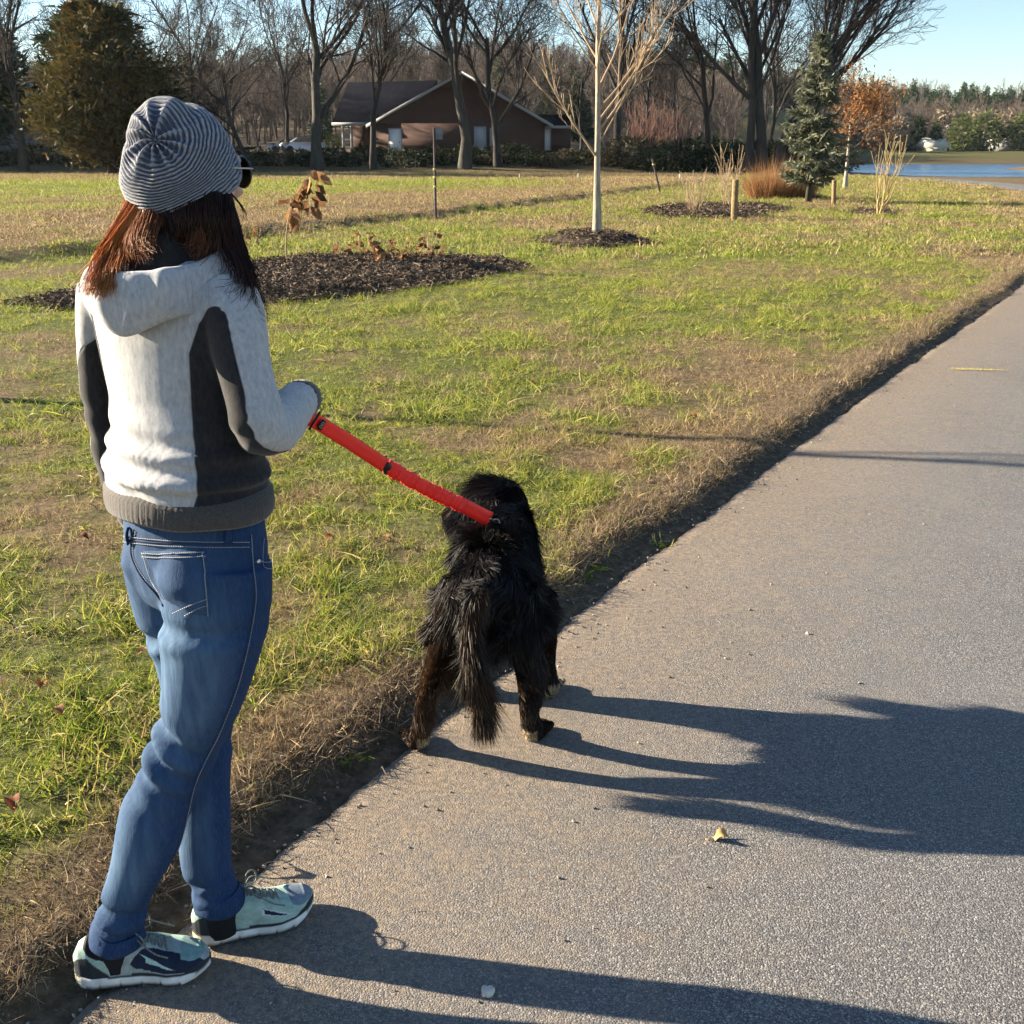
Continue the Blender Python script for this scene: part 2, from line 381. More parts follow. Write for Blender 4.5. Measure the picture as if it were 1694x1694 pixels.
# faded yellow paint dash on the path
t = NT('worn_yellow_paint'); n = t.noise(t.pos(), 70, 5, .7)
t.col((.62, .5, .03)).set(Roughness=.7)
mx = t.new('ShaderNodeMixShader'); tr = t.new('ShaderNodeBsdfTransparent')
t.l.new(t.ramp(n, [(.46, (0, 0, 0)), (.60, (1, 1, 1))]), mx.inputs[0]); t.l.new(tr.outputs[0], mx.inputs[1]); t.l.new(t.p.outputs[0], mx.inputs[2]); t.l.new(mx.outputs[0], t.out.inputs[0])
a0, a1 = gp(1572, 613), gp(1672, 616); mb = MB(); dv = (a1-a0)[:2]; nn = np.array((-dv[1], dv[0]))/np.linalg.norm(dv)*.045
s = np.linspace(0, 1, 12); cc = a0[:2]+dv*s[:, None]; ww = (np.sin(np.pi*np.clip(s*.9+.1, 0, 1))**.5*(1-.5*s))[:, None]
zt = .017+0*s
vv = np.concatenate([np.c_[cc-nn*ww, zt], np.c_[cc+nn*ww, zt]]); mb.add(vv, [(k, k+1, 12+k+1, 12+k) for k in range(11)])
tag(link('paint_mark', mb.mesh('paint_mark', t.m)), 'faded yellow paint dash on the asphalt path', 'paint mark')

# ------------------------------------------------------------------ turf: tufts of blades set on points
def tuft(rng, n, rad, hmin, hmax, w, lean, curl, mat, segs=3, droop=.2):
    a = rng.uniform(0, 2*np.pi, n); r = rad*np.sqrt(rng.uniform(0, 1, n))
    roots = np.stack([r*np.cos(a), r*np.sin(a), np.full(n, -.008)], 1)
    d = np.stack([rng.normal(size=n)*lean, rng.normal(size=n)*lean, np.ones(n)], 1); d /= np.linalg.norm(d, axis=1, keepdims=True)
    mb = MB(); ribbons(mb, roots, d, rng.uniform(hmin, hmax, n), rng.uniform(.6, 1.3, n)*w, segs, droop, rng, curl)
    return mb.mesh('tuft', mat, False)
rng = np.random.default_rng(3)
M_green = blades('green_grass_blades', [(0, (.06, .11, .014)), (.3, (.13, .19, .022)), (.6, (.29, .31, .045)), (.85, (.42, .40, .08)), (1, (.45, .35, .14))], .4, .55, .3)
M_dry = blades('dry_grass_blades', [(0, (.07, .045, .025)), (.3, (.22, .155, .08)), (.65, (.43, .31, .165)), (.9, (.58, .45, .26)), (1, (.16, .18, .04))], .3, .75)
M_that = blades('dead_thatch_blades', [(0, (.09, .065, .045)), (.4, (.2, .15, .1)), (.8, (.33, .26, .18)), (1, (.42, .33, .22))], .2, .8)
GT = [tuft(rng, 15, .045, .014, .052, .0036, .65, .7, M_green) for _ in range(7)] + [tuft(rng, 8, .03, .04, .095, .0042, .55, .5, M_green, 4, .5) for _ in range(2)]
DT = [tuft(rng, 18, .05, .009, .030, .0030, 1.1, 1.0, M_dry, 3, .2) for _ in range(8)]
TT = [tuft(rng, 26, .045, .008, .026, .0026, 1.4, 1.2, M_that, 3, .3) for _ in range(8)]
GF = [tuft(rng, 26, .16, .03, .085, .010, .45, .4, M_green, 2) for _ in range(5)]
DF = [tuft(rng, 26, .16, .02, .075, .010, .7, .5, M_dry, 2) for _ in range(5)]
BEDS = []                                     # (outline polygon) of mulch beds: no turf there
def inpoly(x, y, poly):
    poly = np.asarray(poly); ins = np.zeros(len(x), bool); j = len(poly)-1
    for i in range(len(poly)):
        xi, yi = poly[i][:2]; xj, yj = poly[j][:2]
        c = ((yi > y) != (yj > y)) & (x < (xj-xi)*(y-yi)/(yj-yi+1e-12)+xi); ins ^= c; j = i
    return ins
def pxpoly(pts, n=48, seed=0, jit=.05):
    g = np.array([gp(*p)[:2] for p in pts]); g = np.vstack([g, g[:1]]); c = spline(g, n+1)[:-1]
    return c
BED1 = pxpoly([(20,512), (120,494), (300,462), (440,440), (560,433), (700,434), (800,437), (868,443), (850,456), (760,474), (680,490), (560,505), (440,515), (300,520), (120,520)])
BED2 = pxpoly([(1060,355), (1110,347), (1180,344), (1250,345), (1297,349), (1270,358), (1215,363), (1150,364), (1095,361)])
RING = pxpoly([(888,405), (930,398), (985,395), (1040,399), (1080,409), (1030,415), (970,416), (920,412)])
RING3 = pxpoly([(1250,352-20), (1250,326), (1300,325), (1350,328), (1345,334), (1300,333)])
BARE_RING = pxpoly([(1395,358), (1450,354), (1480,359), (1450,362)])
BEDS = [BED1, BED2, RING, RING3, BARE_RING]
def turf_points(n, y0, y1, az=37, power=1.0, seed=0):
    r = np.random.default_rng(seed); u = r.uniform(0, 1, n)
    d = np.exp(lerp(np.log(y0), np.log(y1), u)) if power == 0 else (y0**power+(y1**power-y0**power)*u)**(1/power)
    a = np.radians(r.uniform(-az, az, n)); x = d*np.tan(a); y = d
    t = sdist(x, y, EDGE); rr = sdist(x, y, RIDGE)
    ok = (t > .135+lipj(x, y))
    for b in BEDS: ok &= ~inpoly(x, y, b)
    return x[ok], y[ok], t[ok], rr[ok], r
def turf(seed, n, y0, y1, power, sc, meshes_g, meshes_d, name, az=37):
    x, y, t, rr, r = turf_points(n, y0, y1, az, power, seed)
    g = green(x, y, t, rr)+r.normal(size=len(x))*.24; z = height(x, y, t, rr)
    cl = fbm(x*3, y*3, s=51, o=2); clump = .7+.6*sst(-.3, .5, cl); thin = (fbm(x*5.5, y*5.5, s=55, o=2) > -.22) | (r.uniform(0, 1, len(x)) < .35); x, y, z, g, clump = [q[thin] for q in (x, y, z, g, clump)]
    isg = g > .5
    for nm, sel, ms in (('green_grass', isg, meshes_g), ('dry_grass', ~isg, meshes_d)):
        k = sel.sum(); s = sc*r.uniform(.65, 1.25, k)*clump[sel]
        o = gn_scatter(nm, np.stack([x, y, z], 1)[sel], np.stack([r.normal(size=k)*.15, r.normal(size=k)*.15, r.uniform(0, 6.28, k)], 1),
                   np.stack([s, s, s*r.uniform(.7, 1.2, k)], 1), ms, seed=seed)
        tag(o, '%s %s' % (nm.replace('_', ' '), name), 'grass')
turf(1, 36000, .9, 6.0, 2.0, 1.0, GT, DT, 'on the verge near the path', 40)
turf(2, 54000, 6.0, 16, 1.6, 1.25, GT, DT, 'on the lawn around the mulch bed')
turf(3, 45000, 16, 45, 1.4, 1.15, GF, DF, 'on the lawn around the young trees', 33)
turf(4, 45000, 45, 92, 1.3, 1.7, GF, DF, 'of the far field', 31)
# dead thatch hanging over the cut edge of the turf, sparse weeds in the dirt strip
r = np.random.default_rng(8); n = 9000
k = r.uniform(0, 1, n); Lp = spline(EDGE, 4000); Lp = Lp[(Lp[:, 1] > .6) & (Lp[:, 1] < 22)]
seg = np.concatenate([[0], np.cumsum(np.linalg.norm(np.diff(Lp, axis=0), axis=1))]); sq = (k**1.7)*seg[-1]
px_ = np.interp(sq, seg, Lp[:, 0]); py_ = np.interp(sq, seg, Lp[:, 1]); dx_ = np.gradient(Lp, axis=0); dx_ /= np.linalg.norm(dx_, axis=1, keepdims=True)
nxn = -np.interp(sq, seg, dx_[:, 1]); nyn = np.interp(sq, seg, dx_[:, 0]); off = .12+.26*r.uniform(0, 1, n)**1.5
x, y = px_+nxn*off, py_+nyn*off; off = off-lipj(x, y); ok = off > .12; x, y = x[ok], y[ok]
z = height(x, y); n = len(x); s = r.uniform(.6, 1.25, n)
o = gn_scatter('dead_thatch', np.stack([x, y, z], 1), np.stack([r.normal(size=n)*.25, r.normal(size=n)*.25, r.uniform(0, 6.28, n)], 1), np.stack([s, s, s*.9], 1), TT, seed=4)
tag(o, 'matted dead grass overhanging the edge of the path', 'grass')
# ------------------------------------------------------------------ bare trees
def rot_about(v, k, a): return v*math.cos(a)+np.cross(k, v)*math.sin(a)+k*np.dot(k, v)*(1-math.cos(a))
def nrm(v): return v/(np.linalg.norm(v)+1e-12)
def grow(rng, out, p, d, L, r, lev, maxlev, wig, up, kids, ang, rmin, shrink=.62, first=.3):
    ns = max(3, int(5-lev*.4)); pts = [p]; dirs = [d]
    for k in range(ns):
        d = nrm(d+rng.normal(size=3)*wig+np.array((0, 0, up if lev > 0 else .02)))
        p = p+d*L/ns; pts.append(p); dirs.append(d)
    rr = np.maximum(r*np.linspace(1, (.22 if maxlev == 3 else .55) if lev == 0 else .55 if lev < 2 else .3, ns+1), rmin)
    if lev == 0: rr[0] *= 1.45
    out[0 if lev == 0 else 1].append((np.array(pts), rr, 8 if lev == 0 else 6 if lev == 1 else 4 if lev == 2 else 3))
    if lev >= maxlev: return
    nk = kids[min(lev, len(kids)-1)]; nk = max(1, int(nk+rng.integers(-1, 2)))
    for c in range(nk):
        f = lerp(first if lev == 0 else .2, 1.0, (c+rng.uniform(.3, 1))/nk); f = min(f, 1)
        k = min(int(f*ns), ns-1); w = f*ns-k; q = pts[k]*(1-w)+pts[k+1]*w; dd = dirs[min(k+1, ns)]
        ax = nrm(np.cross(dd, rng.normal(size=3))); a = ang[min(lev, len(ang)-1)]*rng.uniform(.6, 1.3)*(.5 if f > .97 else 1)
        nd = nrm(rot_about(dd, ax, a)); ln = L*shrink*rng.uniform(.7, 1.25)*(1.15-.45*f if lev > 0 else 1)
        grow(rng, out, q, nd, ln, max(rmin, r*(.36+.24*rng.uniform())*(1-.25*f)*(.62 if maxlev == 3 and lev == 0 else 1)), lev+1, maxlev, wig*1.08, up, kids, ang, rmin, shrink, first)
def bare_tree(seed, H, r, maxlev=5, wig=.25, up=.06, kids=(8, 6, 5, 4, 3), ang=(.75, .7, .7, .8), rmin=.012, lean=(0, 0), first=.35, trunkf=.6, shrink=.62):
    rng = np.random.default_rng(seed); out = ([], [])
    grow(rng, out, np.array((0, 0, -.15)), nrm(np.array((lean[0], lean[1], 1.))), H*trunkf, r, 0, maxlev, wig*.38, up, kids, ang, rmin, shrink, first)
    a, b = MB(), MB()
    for pts, rr, s in out[0]: tube(a, pts, rr, s, cap=False)
    for pts, rr, s in out[1]: tube(b, pts, rr, s, cap=False)
    return a, b
def bark(name, c, scale=5.0):
    t = NT(name); o = t.obj(); m = t.new('ShaderNodeMapping'); m.inputs['Scale'].default_value = (1, 1, .22); t.l.new(o, m.inputs['Vector'])
    n = t.noise(m.outputs[0], scale, 6, .65)
    t.col(t.ramp(n, [(.3, tuple(k*.55 for k in c)), (.55, c), (.75, tuple(min(1, k*1.5) for k in c))])).set(Roughness=.9); t.bump(n, .6, .04); return t.m
M_bark = bark('dark_bark', (.032, .026, .021)); M_barkg = bark('grey_bark', (.052, .046, .036)); M_twig = plain('twig_bark', (.042, .033, .027), .9)
M_young = bark('pale_young_bark', (.34, .29, .23), 14); M_youngtw = plain('golden_twigs', (.36, .26, .165), .8)
def place_tree(label, cat, name, px, Yd, H, r, seed, group=None, mb_=None, mt=None, z=None, **kw):
    x = P(px, HOR, Yd)[0]; z = ground_z(x, Yd) if z is None else z
    o = thing(name, label, cat, (x, Yd, z), 0, group); a, b = bare_tree(seed, H, r*TRK, **kw)
    part('trunk', a, mb_ or M_bark, o); part('crown', b, mt or M_twig, o); return o
G1 = 'bare trees along the far side of the field'
TRK = .70
place_tree('bare tree left of the dark cedar, trunk forking low into upright limbs', 'tree', 'bare_tree', 35, 82, 15.5, .48, 11, G1, ang=(.5, .55, .7, .8), first=.28)
place_tree('large bare tree with thick pale-lit trunk beside the house porch', 'tree', 'bare_tree', 524, 85, 18, .62, 12, G1, M_barkg, ang=(.65, .65, .7, .8), first=.3, lean=(-.03, 0))
place_tree('bare tree standing in front of the dark house roof', 'tree', 'bare_tree', 616, 86, 17, .36, 13, G1, ang=(.45, .6, .7, .8), first=.4, lean=(-.1, 0))
place_tree('tall straight bare tree in front of the brick gable', 'tree', 'bare_tree', 768, 86, 21, .60, 14, G1, M_barkg, ang=(.5, .6, .7, .8), first=.42)
place_tree('twisting bare tree right beside the tall straight one before the gable', 'tree', 'bare_tree', 824, 87, 16, .42, 15, G1, ang=(.7, .7, .75, .8), first=.25, lean=(.06, 0), wig=.22)
place_tree('dark bare tree directly behind the pale staked young tree', 'tree', 'bare_tree', 1024, 88, 19, .45, 16, G1, ang=(.45, .6, .7, .8), first=.35, lean=(-.03, 0))
place_tree('slender bare tree leaning left of the big multi-stemmed tree', 'tree', 'bare_tree', 1172, 84, 17, .36, 17, G1, ang=(.45, .6, .7, .8), first=.25, lean=(-.12, 0))
place_tree('thin crooked bare tree leaning towards the woman\'s hat', 'tree', 'bare_tree', 415, 84, 12, .3, 18, G1, ang=(.8, .7, .75, .8), first=.3, lean=(-.32, 0), wig=.24)
place_tree('small bare tree behind the leaning crooked one', 'tree', 'bare_tree', 330, 96, 14, .28, 19, G1, ang=(.6, .6, .7, .8), first=.3)
# the great multi-stemmed tree: three trunks from one base
x0 = P(1270, HOR, 80)[0]; o = thing('bare_tree', 'huge spreading bare tree with several dark trunks beside the spruce', 'tree', (x0, 80, ground_z(x0, 80)), 0, G1)
for k, (dx, lx, ly, h, rr) in enumerate([(-1.3, -.13, .0, 20, .42), (-.35, -.01, .05, 22, .5), (.55, .16, -.02, 19, .46), (1.1, .42, .05, 17, .4)]):
    a, b = bare_tree(30+k, h, rr*.78, lean=(lx, ly), ang=(.5, .6, .65, .75), first=.3, kids=(7, 6, 5, 4, 3), rmin=.012)
    for m in (a, b): m.v = [v+np.array((dx, 0, 0)) for v in m.v]
    part('trunk', a, M_bark, o); part('crown', b, M_twig, o)
# trees behind the house and further along: copies of four kinds
G2 = 'bare trees standing behind the house and hedge'
src = []
for k in range(4):
    s = thing('bare_tree', 'bare winter tree standing in the rows behind the house', 'tree', (0, 0, 0), 0, G2)
    a, b = bare_tree(50+k, 15, .21, ang=(.5, .6, .7, .8), first=.3, maxlev=4, kids=(7, 6, 6, 4), rmin=.018)
    part('trunk', a, M_bark, s); part('crown', b, M_twig, s); src.append(s)
rr = random.Random(5); spots = []
for k in range(24):
    px = rr.uniform(-60, 1420); Yd = rr.uniform(104, 150)
    spots.append((px, Yd))
for k, (px, Yd) in enumerate(spots):
    x = P(px, HOR, Yd)[0]
    if -22 < x < 8 and Yd < 116: Yd += 14; x = P(px, HOR, Yd)[0]
    z = ground_z(x, Yd); sc = rr.uniform(.8, 1.25)
    if k < 4: o = src[k]; o.location = (x, Yd, z); o.rotation_euler.z = rr.uniform(0, 6); o.scale = (sc,)*3
    else: dup(src[k % 4], (x, Yd, z), rr.uniform(0, 6.28), sc)
# ------------------------------------------------------------------ far woods on the hills (too many to count)
def sprig(seed, H, maxlev=2, kids=(9, 6), rmin=.035):
    a, b = bare_tree(seed, H, .16, maxlev=maxlev, kids=kids, ang=(.6, .6), first=.25, rmin=rmin, trunkf=.75, shrink=.45)
    for v, q in zip(b.v, b.q): a.v.append(v); a.q.append(q+a.n); a.n += 0
    return a, b
M_hillw = blades('hill_wood_bark', [(0, (.06, .05, .043)), (.4, (.10, .08, .066)), (.8, (.15, .118, .095)), (1, (.12, .08, .065))], 0, .9)
def joinmb(*ms):
    o = MB()
    for m in ms:
        for v in m.v: pass
        V = np.concatenate(m.v); Q = np.concatenate(m.q) if m.q else np.zeros((0, 4), int); T = np.concatenate(m.t) if m.t else np.zeros((0, 3), int)
        o.add(V, Q, T)
    return o
HW = [joinmb(*bare_tree(70+k, 11, .15, maxlev=3, kids=(9, 6, 4), ang=(.6, .6, .7), first=.2, rmin=.03, trunkf=.72, shrink=.45)).mesh('hill_tree', M_hillw) for k in range(5)]
M_everg = blades('dark_evergreen', [(0, (.018, .035, .016)), (.5, (.035, .06, .022)), (1, (.06, .085, .03))], .2, .7)
def leafball(rng, n, shape, size, mat, core=None):
    """crown of small leaf clusters: shape(n) gives points"""
    p, d = shape(n); mb = MB(); ribbons(mb, p, d, size*rng.uniform(.6, 1.3, n), size*rng.uniform(.35, .7, n), 1, .1, rng, .3)
    return mb
def pine_pts(rng, H, R, n):
    z = H*(.12+.88*(1-np.sqrt(rng.uniform(0, 1, n)))); a = rng.uniform(0, 6.28, n)
    lay = .75+.35*np.sin(z*9/H*3+a*2)*rng.uniform(.3, 1, n); r = R*(1-z/H)**.8*lay*np.sqrt(rng.uniform(.15, 1, n))
    p = np.stack([r*np.cos(a), r*np.sin(a), z], 1); d = np.stack([np.cos(a), np.sin(a), .25+.3*rng.normal(size=n)], 1); d /= np.linalg.norm(d, axis=1, keepdims=True); return p, d
rng = np.random.default_rng(9)
HE = []
for k in range(3):
    p, d = pine_pts(rng, 12, 2.6, 900); mb = MB(); ribbons(mb, p, d, rng.uniform(.6, 1.2, 900), rng.uniform(.35, .6, 900), 1, .1, rng, .2); tube(mb, [(0, 0, -.5), (0, 0, 11)], [.2, .05], 5); HE.append(mb.mesh('hill_conifer', M_everg))
n = 5200; r = np.random.default_rng(12)
az = r.uniform(-.62, .62, n); yy = r.uniform(165, 620, n); xx = az*yy
rt = xx/yy > .27
ok = ~((xx/yy > .2) & (yy < 290)) & ~((xx/yy < .27) & (yy > 430)); xx, yy = xx[ok], yy[ok]; n = len(xx)
pick = r.integers(0, 5, n); ev = (fbm(xx*.02, yy*.02, s=60, o=3) > .30) | ((xx/yy > .30) & (yy > 380) & (fbm(xx*.014, yy*.01, s=66, o=2) > -.02)); pick = np.where(ev, 5+r.integers(0, 3, n), pick)
s = np.where(ev, r.uniform(.45, 1.15, n), r.uniform(.7, 1.25, n))
o = gn_scatter('far_wood', np.stack([xx, yy, height(xx, yy)-.3], 1), np.stack([0*xx, 0*xx, r.uniform(0, 6.28, n)], 1), np.stack([s, s, s], 1), HW+HE, idx=pick)
tag(o, 'brown winter woodland covering the hills', 'woodland')
# ------------------------------------------------------------------ hedge and undergrowth on the shaded bank
def shrub_mesh(seed, R, H, n, size, mat, stems=5):
    r = np.random.default_rng(seed); mb = MB(); u = nrm_rows(r.normal(size=(n, 3))); rad = r.uniform(.35, 1, n)**.5*(1+.25*vn(u[:, 0]*2.2+seed, u[:, 1]*2.2, u[:, 2]*2.2))
    p = u*rad[:, None]*np.array((R, R, H*.55))+np.array((0, 0, H*.5)); p[:, 2] = np.maximum(p[:, 2], .03)
    d = nrm_rows(u+r.normal(size=(n, 3))*.6); ribbons(mb, p, d, size*r.uniform(.6, 1.4, n), size*.55*r.uniform(.7, 1.3, n), 1, .1, r, .3)
    st = MB()
    for k in range(stems):
        e = np.array((r.normal()*R*.4, r.normal()*R*.4, H*.7)); tube(st, spline([(0, 0, -.05), e*.5+r.normal(size=3)*.05, e], 5), np.linspace(.03, .012, 5)*max(.3, H), 4, False)
    return mb, st
def nrm_rows(a): return a/(np.linalg.norm(a, axis=1, keepdims=True)+1e-9)
M_hedge = blades('hedge_leaves', [(0, (.010, .018, .007)), (.5, (.02, .032, .011)), (1, (.04, .048, .017))], .2, .6, .15)
M_brushb = blades('brown_undergrowth', [(0, (.05, .035, .02)), (.5, (.10, .075, .045)), (1, (.09, .10, .035))], .2)
M_stem = plain('shrub_stem', (.13, .095, .06), .9)
hs = []
for k in range(4):
    o = thing('hedge_shrub', 'low dark evergreen shrub in the hedge row below the house' if k < 3 else 'brown scrubby undergrowth bush among the far trunks', 'shrub', (0, 0, 0), 0, 'hedge row below the house' if k < 3 else 'scrub among the far trunks')
    a, b = shrub_mesh(200+k, 1.5, 1.5, 900, .22, M_hedge); part('foliage', a, M_hedge if k < 3 else M_brushb, o); part('stem', b, M_stem, o); hs.append(o)
rr = random.Random(8); used = [0]*4
px = -20.0; k = 0
while px < 1400:
    Yd = 88+rr.uniform(-1, 1.5); x = P(px, HOR, Yd)[0]; q = 3 if (rr.random() < .18) else rr.randrange(3)
    if px > 1050: Yd = 82+rr.uniform(0, 6); x = P(px, HOR, Yd)[0]
    z = ground_z(x, Yd)-.1; sc = rr.uniform(.75, 1.05)*(1.0 if px < 1050 else 1.7); rz = rr.uniform(0, 6)
    if 130 < px < 260: sc *= .6
    sv = (sc*1.1, sc*.9, sc*rr.uniform(.75, 1.05)); 
    if not used[q]: o = hs[q]; o.location = (x, Yd, z); o.rotation_euler.z = rz; o.scale = sv; used[q] = 1
    else: dup(hs[q], (x, Yd, z), rz, sv)
    px += rr.uniform(22, 34); k += 1
# ------------------------------------------------------------------ brick house behind the trunks
HB = 1.32; HY = 95.0
def hx(px): return P(px, HOR, HY)[0]
def hz(py): return P(700, py, HY)[2]-HB
hc = hx(740); house = thing('brick_house', 'dark red brick house with grey shingle roof and white rakes behind bare trees', 'house', (hc, HY, HB), 0)
t = NT('red_brick'); o_ = t.obj(); br = t.new('ShaderNodeTexBrick'); t.l.new(o_, br.inputs['Vector']); m = t.new('ShaderNodeMapping'); m.inputs['Rotation'].default_value = (math.pi/2, 0, 0); t.l.new(o_, m.inputs['Vector']); t.l.new(m.outputs[0], br.inputs['Vector'])
br.inputs['Scale'].default_value = 1.0; br.inputs['Brick Width'].default_value = .22; br.inputs['Row Height'].default_value = .075; br.inputs['Mortar Size'].default_value = .008
br.inputs['Color1'].default_value = (.085, .032, .022, 1); br.inputs['Color2'].default_value = (.055, .022, .016, 1); br.inputs['Mortar'].default_value = (.11, .09, .075, 1)
t.col(t.mix(.35, br.outputs[0], t.ramp(t.noise(o_, .8, 4), [(.3, (.045, .02, .014)), (.7, (.095, .04, .026))]))).set(Roughness=.9); M_brick = t.m
M_roof = plain('grey_shingles', (.008, .0085, .012), 1.0, .4, 3, 0.0); M_trim = plain('white_trim', (.34, .34, .335), .6, .06); M_wdoor = plain('white_door', (.78, .8, .84), .5, .04)
t = NT('dark_window_glass'); t.col((.35, .4, .46)).set(Roughness=.08); M_glass = t.m
def X_(px): return hx(px)-hc
gl, gr, ap = X_(618), X_(905), X_(766); ez, rz_ = hz(204), hz(121); D = 11.0
def roof_slab(mb, a, b, y0, y1, th=.18):       # sloping slab from (x,z) a to b between y0..y1
    (xa, za), (xb, zb) = a, b
    v = [(xa, y0, za), (xb, y0, zb), (xb, y1, zb), (xa, y1, za)]; v = v+[(x, y, z+th) for x, y, z in v]
    mb.add(v, [(0,3,2,1),(4,5,6,7),(0,1,5,4),(1,2,6,5),(2,3,7,6),(3,0,4,7)])
# gable wing: wall with openings is built from boxes around them
w = MB(); box(w, ((gl+gr)/2, .1+D/2, ez/2), (gr-gl-.4, D, ez)); 
part('wall', w, M_brick, house, False)
w = MB().add([(gl+.2, .1, ez+.002), (gr-.2, .1, ez+.002), (ap, .1, rz_-.15), (gl+.2, .5, ez+.002), (gr-.2, .5, ez+.002), (ap, .5, rz_-.15)], [(0, 3, 5, 2), (1, 2, 5, 4), (0, 1, 4, 3)], [(0, 1, 2), (3, 5, 4)]); part('gable', w, M_brick, house, False)
k = (rz_-ez)/(ap-gl)
rf = MB(); roof_slab(rf, (gl-.5, ez-.5*k), (ap, rz_), -.45, D+.4); roof_slab(rf, (ap, rz_), (gr+.5, ez-.5*k), -.45, D+.4)
roof = part('roof', rf, M_roof, house, False)
rk = MB(); roof_slab(rk, (gl-.5, ez-.5*k-.14), (ap, rz_-.14), -.52, -.46, .28); roof_slab(rk, (ap, rz_-.14), (gr+.5, ez-.5*k-.14), -.52, -.46, .28); part('rake_board', rk, M_trim, roof, False)
# main wing to the left, ridge parallel to the view plane
ml, mr = X_(556), X_(700); mz = hz(128)
w = MB(); box(w, ((ml+gl)/2+.6, 2.2+4, ez/2), (gl-ml-1.0, 8, ez)); part('wall', w, M_brick, house, False)
rf = MB(); rf.add([(ml-.3, .6, ez), (gl+2.4, .6, ez), (gl+5.2, 6.2, mz), (ml+.4, 6.2, mz-.2), (ml-.3, 11.5, ez), (gl+2.4, 11.5, ez), (ml-.3, .6, ez+.15), (gl+2.4, .6, ez+.15), (gl+5.2, 6.2, mz+.15), (ml+.4, 6.2, mz-.05), (ml-.3, 11.5, ez+.15), (gl+2.4, 11.5, ez+.15)],
   [(6, 7, 8, 9), (9, 8, 11, 10), (0, 1, 7, 6), (0, 3, 2, 1), (3, 4, 5, 2), (4, 10, 11, 5)], [(0, 6, 9), (0, 9, 3), (3, 9, 10), (3, 10, 4)])
part('roof', rf, M_roof, house, False)
f = MB(); box(f, ((ml+gl)/2, .55, ez-.04), (gl-ml+.7, .06, .26)); part('fascia', f, M_trim, house, False)
for q in (566, 580): b = MB(); box(b, (X_(q), 1.0, ez/2), (.2, .2, ez-.05)); part('porch_post', b, M_trim, house, False)
# low wing at the right with white garage door
w = MB(); box(w, (X_(880)+1.2, 5.5, ez/2-.1), (X_(935)-X_(850), 7, ez-.3)); part('wall', w, M_brick, house, False)
rf = MB(); rf.add([(X_(846), 1.2, hz(208)), (X_(945), 1.2, hz(208)), (X_(945), 5.5, hz(186)), (X_(846), 5.5, hz(186)), (X_(846), 9.8, hz(208)), (X_(945), 9.8, hz(208))], [(0, 1, 2, 3), (3, 2, 5, 4)], [(1, 5, 2), (0, 3, 4)]); part('roof', rf, M_roof, house, False)
f = MB(); box(f, (X_(895), 1.14, hz(208)-.08), (X_(945)-X_(846), .08, .22)); part('fascia', f, M_trim, house, False)
def opening(nm, x0, x1, y0, y1, yy, mat):
    xa, xb, za, zb = X_(x0), X_(x1), hz(y1), hz(y0)
    b = MB(); box(b, ((xa+xb)/2, yy-.03, (za+zb)/2), (xb-xa, .06, zb-za)); o = part(nm, b, mat, house, False)
    f = MB(); w_ = .09
    for c, s in (((xa-w_/2, (za+zb)/2), (w_, zb-za+2*w_)), ((xb+w_/2, (za+zb)/2), (w_, zb-za+2*w_)), (((xa+xb)/2, zb+w_/2), (xb-xa, w_)), (((xa+xb)/2, za-w_/2), (xb-xa, w_))):
        box(f, (c[0], yy-.05, c[1]), (s[0], .1, s[1]))
    part('frame', f, M_trim, o, False)
    if nm == 'window':
        f = MB(); box(f, ((xa+xb)/2, yy-.075, (za+zb)/2), (xb-xa, .02, .05)); part('sash_bar', f, M_trim, o, False)
    return o
d = opening('door', 645, 664, 214, 254, .1, M_wdoor); b = MB(); box(b, (X_(661), -.03, hz(235)), (.07, .08, .07)); part('handle', b, plain('dark_metal', (.05, .05, .05), .4), d, False)
opening('window', 723, 731, 213, 229, .1, M_glass); opening('window', 786, 803, 211, 246, .1, M_glass); opening('window', 812, 820, 213, 246, .1, M_glass); opening('door', 891, 911, 213, 247, 1.95, M_wdoor)
# pieces of lawn furniture and parked cars by the lane left of the house
M_carw = plain('white_car_paint', (.75, .76, .78), .25, .03, spec=.5); M_cartyre = plain('tyre_rubber', (.02, .02, .02), .8); t = NT('car_glass'); t.col((.03, .035, .04)).set(Roughness=.06); M_cglass = t.m
def parked_car(px, Yd, lab, mat, rz):
    x = P(px, HOR, Yd)[0]; o = thing('parked_car', lab, 'car', (x, Yd, ground_z(x, Yd)), rz, 'cars parked by the lane')
    prof = [(-2.2, .35), (-2.25, .75), (-2.0, .95), (-1.2, 1.0), (-.6, 1.42), (.7, 1.45), (1.5, 1.0), (2.15, .9), (2.25, .5), (2.2, .32)]
    ys = [(-.86, 1), (-.9, .97), (.9, .97), (.86, 1)]; mb = MB(); n = len(prof)
    v = [(a, y, b) for y in (-.85, .85) for a, b in prof]; mb.add(v, [(k, k+n, (k+1) % n+n, (k+1) % n) for k in range(n)]); 
    for s in (0, n): mb.t.append(np.array([(s, s+k, s+k+1) if s else (s, s+k+1, s+k) for k in range(1, n-1)])+mb.n-2*n)
    part('body', mb, mat, o, False)
    for y in (-.86, .86):
        g = MB(); g.add([(-1.05, y, 1.02), (-.55, y, 1.36), (.65, y, 1.38), (1.3, y, 1.02)], [(0, 1, 2, 3)]); part('side_window', g, M_cglass, o, False)
        for wx in (-1.4, 1.4):
            g = MB(); tube(g, [(wx, y-.1, .33), (wx, y+.1, .33)], [.33, .33], 16); part('wheel', g, M_cartyre, o, False)
    return o
parked_car(502, 112, 'white car parked beyond the hedge left of the house', M_carw, .3)
parked_car(478, 118, 'pale silver car parked behind the white one', plain('silver_paint', (.5, .52, .55), .3, .03), .2)
